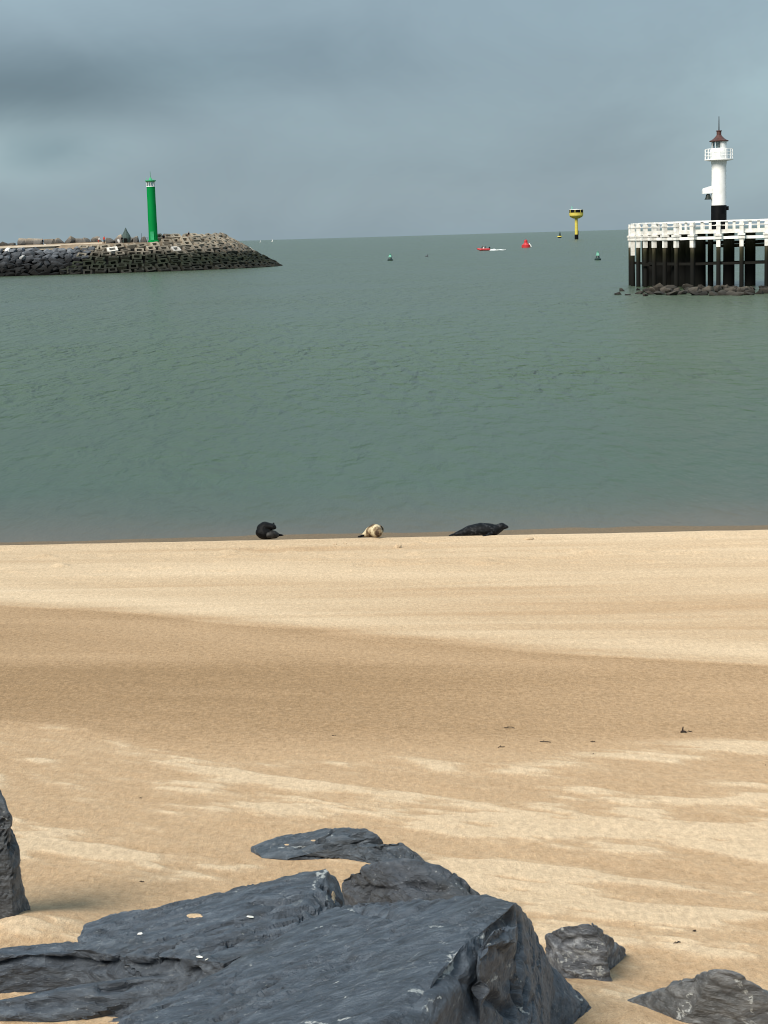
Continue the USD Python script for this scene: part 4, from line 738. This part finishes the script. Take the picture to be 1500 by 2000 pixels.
# ------------------------------------------------------------------ foreground rocks
def rockmesh(hulls, strike, tiltn, edge=.022, amp=.05, soften=6, seed=1, cut=None, big=.06, rough=.012, crack=.07, grooves=(), scuffs=()):
    """hulls: lists of (px, py, height above sand) corners. Hulls are joined, refined, weathered along layers."""
    H = []
    for h in hulls:
        top = [on_sand(px, py, max(z, 0)) - np.array([0, 0, max(-z, 0)]) for (px, py, z) in h]
        foot = [np.array([p[0] + .0, p[1] + .12, float(sand_base(p[0], p[1])) - .45]) for p in top]
        H.append(m3.Manifold.hull_points(np.array(top + foot)))
    m = m3.Manifold.batch_boolean(H, m3.OpType.Add)
    if cut: m = m - m3.Manifold.batch_boolean([m3.Manifold.hull_points(np.array(c)) for c in cut], m3.OpType.Add)
    m = m.refine_to_length(edge); v, f, _ = meshkit.arrays(m); t = trimesh.Trimesh(v, f, process=True)
    trimesh.smoothing.filter_laplacian(t, iterations=soften, lamb=.5)
    nrm = np.array(t.vertex_normals); p = np.array(t.vertices)
    hit = trimesh.ray.ray_triangle.RayMeshIntersector(t)
    def trace(pix):
        out = []
        for a, b in pix:
            loc, _, _ = hit.intersects_location([EYE], [ray(a, b)], multiple_hits=False)
            if len(loc): out.append(loc[0])
        return np.array(out)
    def near(pix, wob):
        c = trace(pix); best = np.full(len(p), 9.0); w = p + wob * np.stack([meshkit.fbm(p * 6 + k * 9, 3, seed + 71 + k) - .5 for k in range(3)], -1)
        if len(c) == 1: return np.linalg.norm(w - c[0], axis=1)
        for a, b in zip(c, c[1:]):
            e = b - a; k = np.clip(((w - a) @ e) / max(e @ e, 1e-9), 0, 1); best = np.minimum(best, np.linalg.norm(w - a - k[:, None] * e, axis=1))
        return best
    ns = np.array(tiltn, float); ns /= np.linalg.norm(ns); u = np.array([math.cos(strike), math.sin(strike), 0]); u -= ns * (u @ ns); u /= np.linalg.norm(u); w = np.cross(ns, u)
    q = np.stack([p @ u, p @ w, p @ ns], -1)
    d = big * (meshkit.fbm(p * 1.7 + 11 * seed, 4, seed) - .5) * 2
    warp = q + .25 * np.stack([meshkit.fbm(p * 2 + 3, 3, seed + 5) - .5] * 3, -1)
    lay = meshkit.fbm(warp * np.array([1.1, 3.4, 15.0]), 4, seed + 9)
    st = np.floor(lay * 9) / 9 * .65 + lay * .35                       # ledges broken along the cleavage
    side = sst(.75, .35, np.abs(nrm @ ns))                              # broken ends across the cleavage are rough, not ribbed
    iso = meshkit.fbm(p * 4.2 + 31 + .5 * np.stack([meshkit.fbm(p * 3 + 7, 3, seed + 41)] * 3, -1), 5, seed + 43); iso = np.floor(iso * 8) / 8 * .5 + iso * .5
    d += amp * (st - .5) * 2 * (1 - .75 * side) + amp * 1.9 * (iso - .5) * side
    r2 = np.abs(meshkit.fbm(q * np.array([2.2, 9.0, 12.0]) + 5, 4, seed + 17) - .5) * 2
    d -= amp * .9 * np.clip(.16 - r2, 0, 1) / .16 * sst(.42, .6, meshkit.noise(p * 2.1, seed + 3)) * (1 - .6 * side)
    d += rough * (meshkit.fbm(q * np.array([7., 16., 22.]), 4, seed + 21) - .5) * 2.6
    for pix, wd, dp in grooves: d -= dp * np.exp(-(near(pix, .10) / wd) ** 2)
    scuff = np.zeros(len(p))
    for pix, wd, *a in scuffs: scuff = np.maximum(scuff, (a[0] if a else 1.1) * np.exp(-(near(pix, .05) / wd) ** 2))
    # open cleavage cracks: narrow, long, in a few places
    g1 = np.abs(meshkit.fbm(q * np.array([.9, 5.5, 9.0]) + 17 + .6 * meshkit.fbm(p * 1.5, 2, seed + 61)[:, None], 3, seed + 63) - .5) * 2
    d -= crack * np.clip(1 - g1 / .055, 0, 1) * sst(.50, .62, meshkit.noise(p * 1.9 + 5, seed + 65)) * (1 - .5 * side)
    t.vertices = p + nrm * d[:, None]; t.metadata['scuff'] = scuff
    return t
UPN = (0.10, -0.25, 1.0)
def boulder(name, hulls, mat, label, **kw):
    m = rockmesh(hulls, **kw); c = m.bounds.mean(0); loc = (c[0], c[1], m.bounds[0, 2])
    t = thing(name, label, 'rock', loc); q = part(t, 'stone_body', m, mat, kw.get('flat', False))
    UsdGeom.PrimvarsAPI(stage.GetPrimAtPath(q)).CreatePrimvar('scuff', Sdf.ValueTypeNames.FloatArray, 'vertex').Set(Vt.FloatArray.FromNumpy(m.metadata['scuff'].astype(np.float32))); return t, m
tA, mA = boulder('slate_rock', [
    [(640, 1772, .52), (668, 1764, .58), (700, 1760, .60), (820, 1757, .72), (945, 1752, .82), (1005, 1764, .82), (900, 1850, .78), (770, 2005, .66), (440, 1884, .40), (222, 2004, .30), (190, 2080, .2), (620, 2140, .5), (760, 2120, .5)],
    [(1005, 1764, .80), (1040, 1800, .62), (1068, 1868, .40), (1080, 1930, .25), (905, 1852, .74), (790, 1990, .60), (960, 2060, .3), (1060, 2060, .15), (760, 2110, .45), (820, 1800, .6)],
    [(930, 1838, .80), (968, 1812, .84), (1002, 1800, .80), (1012, 1840, .70), (980, 1880, .66), (935, 1876, .74)],
    [(900, 1900, .68), (960, 1885, .66), (1010, 1915, .52), (1000, 1960, .40), (930, 1975, .46), (870, 1950, .60)],
    [(1020, 1850, .58), (1062, 1858, .44), (1085, 1910, .30), (1060, 1950, .24), (1020, 1930, .38)],
    [(800, 1985, .60), (880, 1965, .52), (920, 2010, .38), (860, 2060, .36), (780, 2050, .50)],
    [(1066, 1868, .34), (1110, 1925, .14), (1160, 1972, .02), (1150, 1984, -.02), (1100, 2010, .02), (960, 2020, .2), (1000, 1900, .4)]],
    'slate_main', 'largest dark slate slab across the bottom of the picture', strike=.85, tiltn=(-.15, -.35, 1.0), edge=.016, amp=.022, crack=.035, rough=.007, soften=2, seed=2, big=.03,
    grooves=[([(1000, 1795), (940, 1850), (905, 1878), (860, 1910), (800, 1960), (745, 2005)], .035, .05), ([(1015, 1800), (1020, 1850), (1010, 1900), (1020, 1960)], .03, .05), ([(905, 1905), (950, 1950), (1000, 1965)], .03, .05), ([(930, 1757), (905, 1790), (860, 1800)], .02, .02), ([(700, 1765), (760, 1790), (820, 1770)], .03, .03)],
    scuffs=[([(895, 1858), (880, 1872)], .030), ([(940, 1832), (950, 1822)], .022), ([(800, 1938), (822, 1926), (830, 1932)], .020), ([(958, 1915), (975, 1908)], .014), ([(998, 1886), (1012, 1905), (1020, 1918)], .010), ([(985, 1792), (1000, 1800), (1004, 1822)], .008), ([(832, 1975), (845, 1960), (858, 1955)], .012), ([(600, 1812), (640, 1800), (620, 1806)], .014), ([(840, 1812), (860, 1808)], .016), ([(850, 1820), (885, 1860)], .004), ([(900, 1940), (890, 1950)], .012), ([(1020, 1960), (1030, 1975)], .010), ([(1125, 1945), (1140, 1960)], .012), ([(870, 1905), (900, 1880)], .018), ([(590, 1998), (690, 1990)], .010), ([(690, 1770), (672, 1768)], .012)])
tB, mB = boulder('slate_rock', [
    [(150, 1832, .22), (165, 1804, .24), (205, 1788, .28), (350, 1777, .36), (370, 1768, .40), (500, 1727, .50), (590, 1704, .58), (638, 1698, .60), (660, 1716, .52), (672, 1760, .40), (640, 1800, .42), (560, 1830, .42), (430, 1886, .33), (300, 1860, .33), (180, 1860, .28)],
    [(-90, 1866, .26), (0, 1854, .26), (90, 1850, .26), (140, 1838, .28), (160, 1860, .26), (120, 1900, .03), (108, 1909, .0), (0, 1931, .0), (-90, 1950, .0)],
    [(90, 1850, .26), (150, 1836, .30), (330, 1822, .40), (440, 1880, .36), (400, 1900, .22), (300, 1912, .12), (240, 1925, .03), (196, 1928, .0), (108, 1909, .0)],
    [(-90, 1970, .08), (0, 1958, .08), (40, 1946, .08), (100, 1944, .09), (180, 1935, .10), (300, 1910, .18), (430, 1888, .28), (380, 1950, .12), (250, 2004, .0), (175, 1986, .0), (100, 1990, .0), (0, 1984, .0), (-90, 1990, .0)]],
    'slate_left', 'long layered slate rock at lower left with a sandy cleft', strike=.32, tiltn=(-.1, -.45, 1.0), edge=.016, amp=.032, crack=.10, rough=.008, soften=2, seed=5, big=.022,
    grooves=[([(490, 1764), (560, 1757), (640, 1736)], .016, .06), ([(555, 1775), (640, 1766)], .014, .05), ([(285, 1860), (335, 1845)], .014, .05), ([(500, 1728), (560, 1722)], .012, .03), ([(-20, 1890), (60, 1874), (110, 1880), (170, 1893), (240, 1886), (300, 1890), (380, 1862), (470, 1832)], .020, .07), ([(170, 1892), (200, 1893)], .024, .07), ([(200, 1930), (300, 1925), (390, 1900)], .020, .06), ([(60, 1960), (150, 1955), (240, 1960)], .015, .03), ([(655, 1712), (650, 1750), (668, 1770)], .02, .04)],
    scuffs=[([(622, 1706), (616, 1722), (612, 1738)], .014), ([(636, 1700), (628, 1716)], .012), ([(460, 1742), (468, 1735)], .008), ([(245, 1822), (262, 1818)], .006), ([(222, 1828)], .007), ([(640, 1752), (634, 1760)], .010)])
tD, mD = boulder('slate_rock', [[(664, 1720, .30), (700, 1704, .40), (745, 1686, .48), (800, 1682, .50), (870, 1697, .44), (910, 1722, .34), (940, 1750, .24), (940, 1790, .2), (820, 1792, .2), (700, 1775, .16), (680, 1750, .22)]],
    'slate_back', 'brownish rounded slate rock behind the largest slab', grooves=[([(690, 1735), (740, 1742), (800, 1730), (870, 1738)], .018, .05), ([(700, 1712), (720, 1740), (712, 1765)], .02, .05)], scuffs=[([(735, 1733), (800, 1736)], .006), ([(885, 1712), (905, 1740)], .008)], strike=.2, tiltn=(.1, -.5, 1), edge=.018, amp=.04, soften=5, seed=8, big=.04)
tE, mE = boulder('slate_rock', [
    [(490, 1655, .03), (545, 1634, .10), (600, 1624, .15), (650, 1617, .20), (715, 1618, .22), (740, 1632, .18), (752, 1652, .08), (660, 1668, .0), (620, 1672, .0), (560, 1680, .0), (512, 1676, 0)],
    [(620, 1655, .06), (700, 1646, .12), (760, 1641, .17), (792, 1648, .16), (820, 1666, .10), (844, 1694, .0), (800, 1700, .0), (740, 1690, .0), (670, 1674, .0)]],
    'slate_flat', 'low flat slate half buried in sand, farthest of the near rocks', grooves=[([(632, 1650), (690, 1648), (745, 1642), (770, 1646)], .02, .06), ([(560, 1650), (630, 1640)], .014, .03)], scuffs=[([(545, 1655), (590, 1650)], .015), ([(780, 1672), (815, 1682)], .015)], strike=.0, tiltn=(.0, -.3, 1), edge=.016, amp=.03, soften=2, seed=11, big=.015)
tF, mF = boulder('slate_rock', [[(-12, 1520, 1.0), (4, 1556, .92), (14, 1590, .82), (28, 1640, .62), (36, 1715, .34), (48, 1760, .16), (64, 1798, .0), (30, 1786, .04), (0, 1802, .0), (-60, 1815, .05), (-240, 1830, .0), (-240, 1560, .9)]],
    'slate_upright', 'upright grey rock cut off by the left edge', strike=1.3, tiltn=(.9, -.1, .3), edge=.022, amp=.03, soften=4, seed=14, big=.04)
tG, mG = boulder('slate_rock', [
    [(1064, 1828, .26), (1092, 1815, .34), (1120, 1812, .36), (1156, 1806, .38), (1184, 1842, .28), (1190, 1870, .18), (1198, 1926, .0), (1150, 1924, .0), (1100, 1916, .02), (1062, 1886, .06)],
    [(1156, 1806, .36), (1176, 1820, .28), (1200, 1842, .12), (1228, 1864, .0), (1204, 1860, .0), (1180, 1846, .1), (1150, 1830, .2)]],
    'slate_veined', 'small pale-veined rock to the right of the largest slab', scuffs=[([(1085, 1815), (1098, 1812)], .012), ([(1090, 1880), (1140, 1850), (1170, 1850)], .05, .55), ([(1130, 1900), (1180, 1900)], .06, .60)], grooves=[([(1080, 1838), (1130, 1832), (1160, 1828)], .02, .03)], strike=.9, tiltn=(.3, -.5, .8), edge=.014, amp=.022, soften=3, seed=17, big=.02)
tH, mH = boulder('slate_rock', [[(1203, 1968, .0), (1240, 1950, .06), (1300, 1926, .16), (1350, 1906, .26), (1402, 1892, .34), (1440, 1902, .32), (1480, 1928, .24), (1520, 1960, .14), (1600, 1990, .0), (1500, 1988, .0), (1400, 1992, .02), (1330, 2004, .0), (1290, 1990, .0), (1240, 1974, .0)]],
    'slate_brown', 'grey-brown rock half sunk in sand at lower right corner', scuffs=[([(1345, 1910), (1340, 1945), (1330, 1985)], .03, .65), ([(1440, 1915), (1465, 1950), (1470, 1980)], .014, .8), ([(1340, 1975), (1320, 1990)], .03, .9)], grooves=[([(1350, 1905), (1348, 1940), (1345, 1975)], .04, .03)], strike=.7, tiltn=(.2, -.5, .9), edge=.016, amp=.016, soften=3, seed=20, big=.025)

def drop_on(mesh, px, py):
    """First point of the mesh met along the pixel's ray."""
    o = trimesh.ray.ray_triangle.RayMeshIntersector(mesh); d = ray(px, py); loc, _, tri = o.intersects_location([EYE], [d], multiple_hits=False)
    return (None, None) if not len(loc) else (loc[0], mesh.face_normals[tri[0]])
def patch(mesh, px, py, w, h, thick, seed, mat):
    """A thin irregular lens of material lying on the rock, following its surface."""
    pts = []; r = np.random.default_rng(seed)
    for a in np.linspace(0, 2 * math.pi, 14, endpoint=False):
        for k in (.55, 1.0):
            q = k * r.uniform(.7, 1.15); p, nn = drop_on(mesh, px + w / 2 * q * math.cos(a), py + h / 2 * q * math.sin(a))
            if p is not None: pts.append((p, nn, k))
    c, nc = drop_on(mesh, px, py)
    if c is None or len(pts) < 20: return None
    up = np.array([0, 0, 1.0]); V = [c + up * thick]; ring_in = [p + up * thick * .8 for p, _, k in pts if k < 1]; ring_out = [p - up * .01 for p, _, k in pts if k == 1.0]
    n = min(len(ring_in), len(ring_out)); V += ring_in[:n] + ring_out[:n]; F = []
    for i in range(n):
        j = (i + 1) % n; F += [[0, 1 + j, 1 + i], [1 + i, 1 + j, 1 + n + j], [1 + i, 1 + n + j, 1 + n + i]]
    return trimesh.Trimesh(np.array(V), np.array(F), process=False)
for (t, mm, px, py, w, h, th, mat, nm) in ((tB, mB, 380, 1789, 46, 10, .010, 'sand_dry', 'sand_patch'), (tD, mD, 740, 1778, 40, 9, .012, 'sand_dry', 'sand_patch'), (tB, mB, 651, 1750, 10, 26, .010, 'sand_dry', 'sand_patch'),
                                     (tE, mE, 612, 1642, 16, 4, .006, 'sand_dry', 'sand_patch'), (tE, mE, 560, 1650, 14, 4, .006, 'sand_dry', 'sand_patch')):
    m = patch(mm, px, py, w, h, th, int(px), mat)
    if m is not None: part(t, nm, m, mat, True)
def chip(mesh, px, py, w, label, seed):
    p, nn = drop_on(mesh, px, py)
    if p is None: return
    s = w * p[1] / FPX; m = rock_piece(p + nn * .004, (s, s * .6, s * .5), seed, .6, 14); single('shell', m, 'shell', label, 'shell')
chip(mB, 488, 1791, 17, 'white oval shell on the long layered rock, nearest its top edge', 61)
chip(mB, 391, 1870, 18, 'white broken shell on the left rock beside the slab edge', 62)
chip(mB, 404, 1875, 9, 'small white shell bit beside the broken shell', 63)
chip(mA, 319, 1942, 14, 'white shell bit at the left edge of the largest slab', 64)
chip(mB, 274, 1825, 14, 'white shell fleck on the left rock below its rounded knob', 65)

# ------------------------------------------------------------------ small things lying on the sand
def stick(px, py, w, h, label, seed, name='driftwood', cat='driftwood'):
    p = on_sand(px, py, .012); s = p[1] / FPX; L = w * s; r = np.random.default_rng(seed); a = r.uniform(-.5, .5)
    pts = [(p + np.array([math.cos(a) * (k - .5) * L, math.sin(a) * (k - .5) * L, (h * s * .12) * math.sin(k * 3.1) + r.normal() * .004]), max(.004, .14 * h * s * (1 - .5 * abs(k - .4)))) for k in np.linspace(0, 1, 5)]
    m = chain(pts, 8); t = thing(name, label, cat, tuple(pts[2][0])); part(t, 'stem', m, 'twig', 40)
    q = pts[1][0]; part(t, 'side_shoot', chain([(q, .13 * h * s), (q + np.array([.15 * L, -.1 * L, h * s * .6]), .07 * h * s)], 7), 'twig', 40)
stick(1335, 1430, 10, 16, 'dark upright bit of driftwood on the damp sand at right', 71); stick(1347, 1428, 9, 4, 'small twig lying beside the upright driftwood', 72)
stick(995, 1421, 20, 6, 'forked dark twig at the lower rim of the damp sand', 73); stick(979, 1459, 14, 6, 'short dark twig below the forked twig', 74)
stick(1065, 1449, 22, 5, 'thin pale-sided twig right of the forked twig', 75); stick(1158, 1449, 10, 4, 'tiny twig midway between forked twig and upright driftwood', 76)
stick(1161, 1474, 10, 3, 'tiny dark fleck of weed in the pale drift', 77, 'seaweed_scrap', 'seaweed'); stick(1496, 1497, 10, 7, 'dark scrap of weed at the right picture edge', 78, 'seaweed_scrap', 'seaweed')
stick(1321, 1842, 20, 7, 'curved dark stick above the lower right rock', 79); stick(460, 1194, 10, 2.5, 'lone dark twig on the pale sand left of centre', 80)
stick(274, 1559, 5, 3, 'tiny dark pebble-like scrap on the sand at left', 81, 'seaweed_scrap', 'seaweed'); stick(277, 1722, 8, 4, 'small brown scrap on pale drift above the left rock', 82, 'seaweed_scrap', 'seaweed')
stick(1356, 1818, 5, 4, 'dark speck of weed right of the veined rock', 83, 'seaweed_scrap', 'seaweed'); stick(650, 1437, 12, 2.5, 'thin twig on the damp sand near the middle', 84)
def clump(px, py, w, h, label, seed):
    p = on_sand(px, py, 0); s = p[1] / FPX; m = trimesh.creation.icosphere(3, 1.0); v = np.array(m.vertices)
    v *= (1 + .5 * (meshkit.fbm(v * 1.6 + seed, 4, seed) - .5) * 2)[:, None]; v *= np.array([w * s * .5, w * s * .5, h * s * .8]); m.vertices = v + p; single('sand_clump', m, 'sand_dry', label, 'sand clump', 'sand clumps by the crest', smooth=True)
clump(776, 1070, 17, 9, 'sand clump in front of the gap between middle and right seal', 3); clump(1033, 1053, 18, 5, 'low sand clump to the right of the right-hand seal', 5); clump(1048, 1051, 6, 4, 'small sand lump just right of the low clump', 6)
clump(675, 1062.5, 6, 3, 'small dark sand lump below the gap left of the middle seal', 7); clump(655, 1063, 8, 2.5, 'flattish sand lump, leftmost below the middle seal', 8); clump(857, 1062, 6, 3, 'small sand lump below the tail of the right-hand seal', 9)
clump(465, 1072.5, 9, 3, 'sand lump in the scuffed strip left of the curled seal', 10); clump(379, 1074, 10, 3, 'sand lump in the scuffed strip at far left', 12)
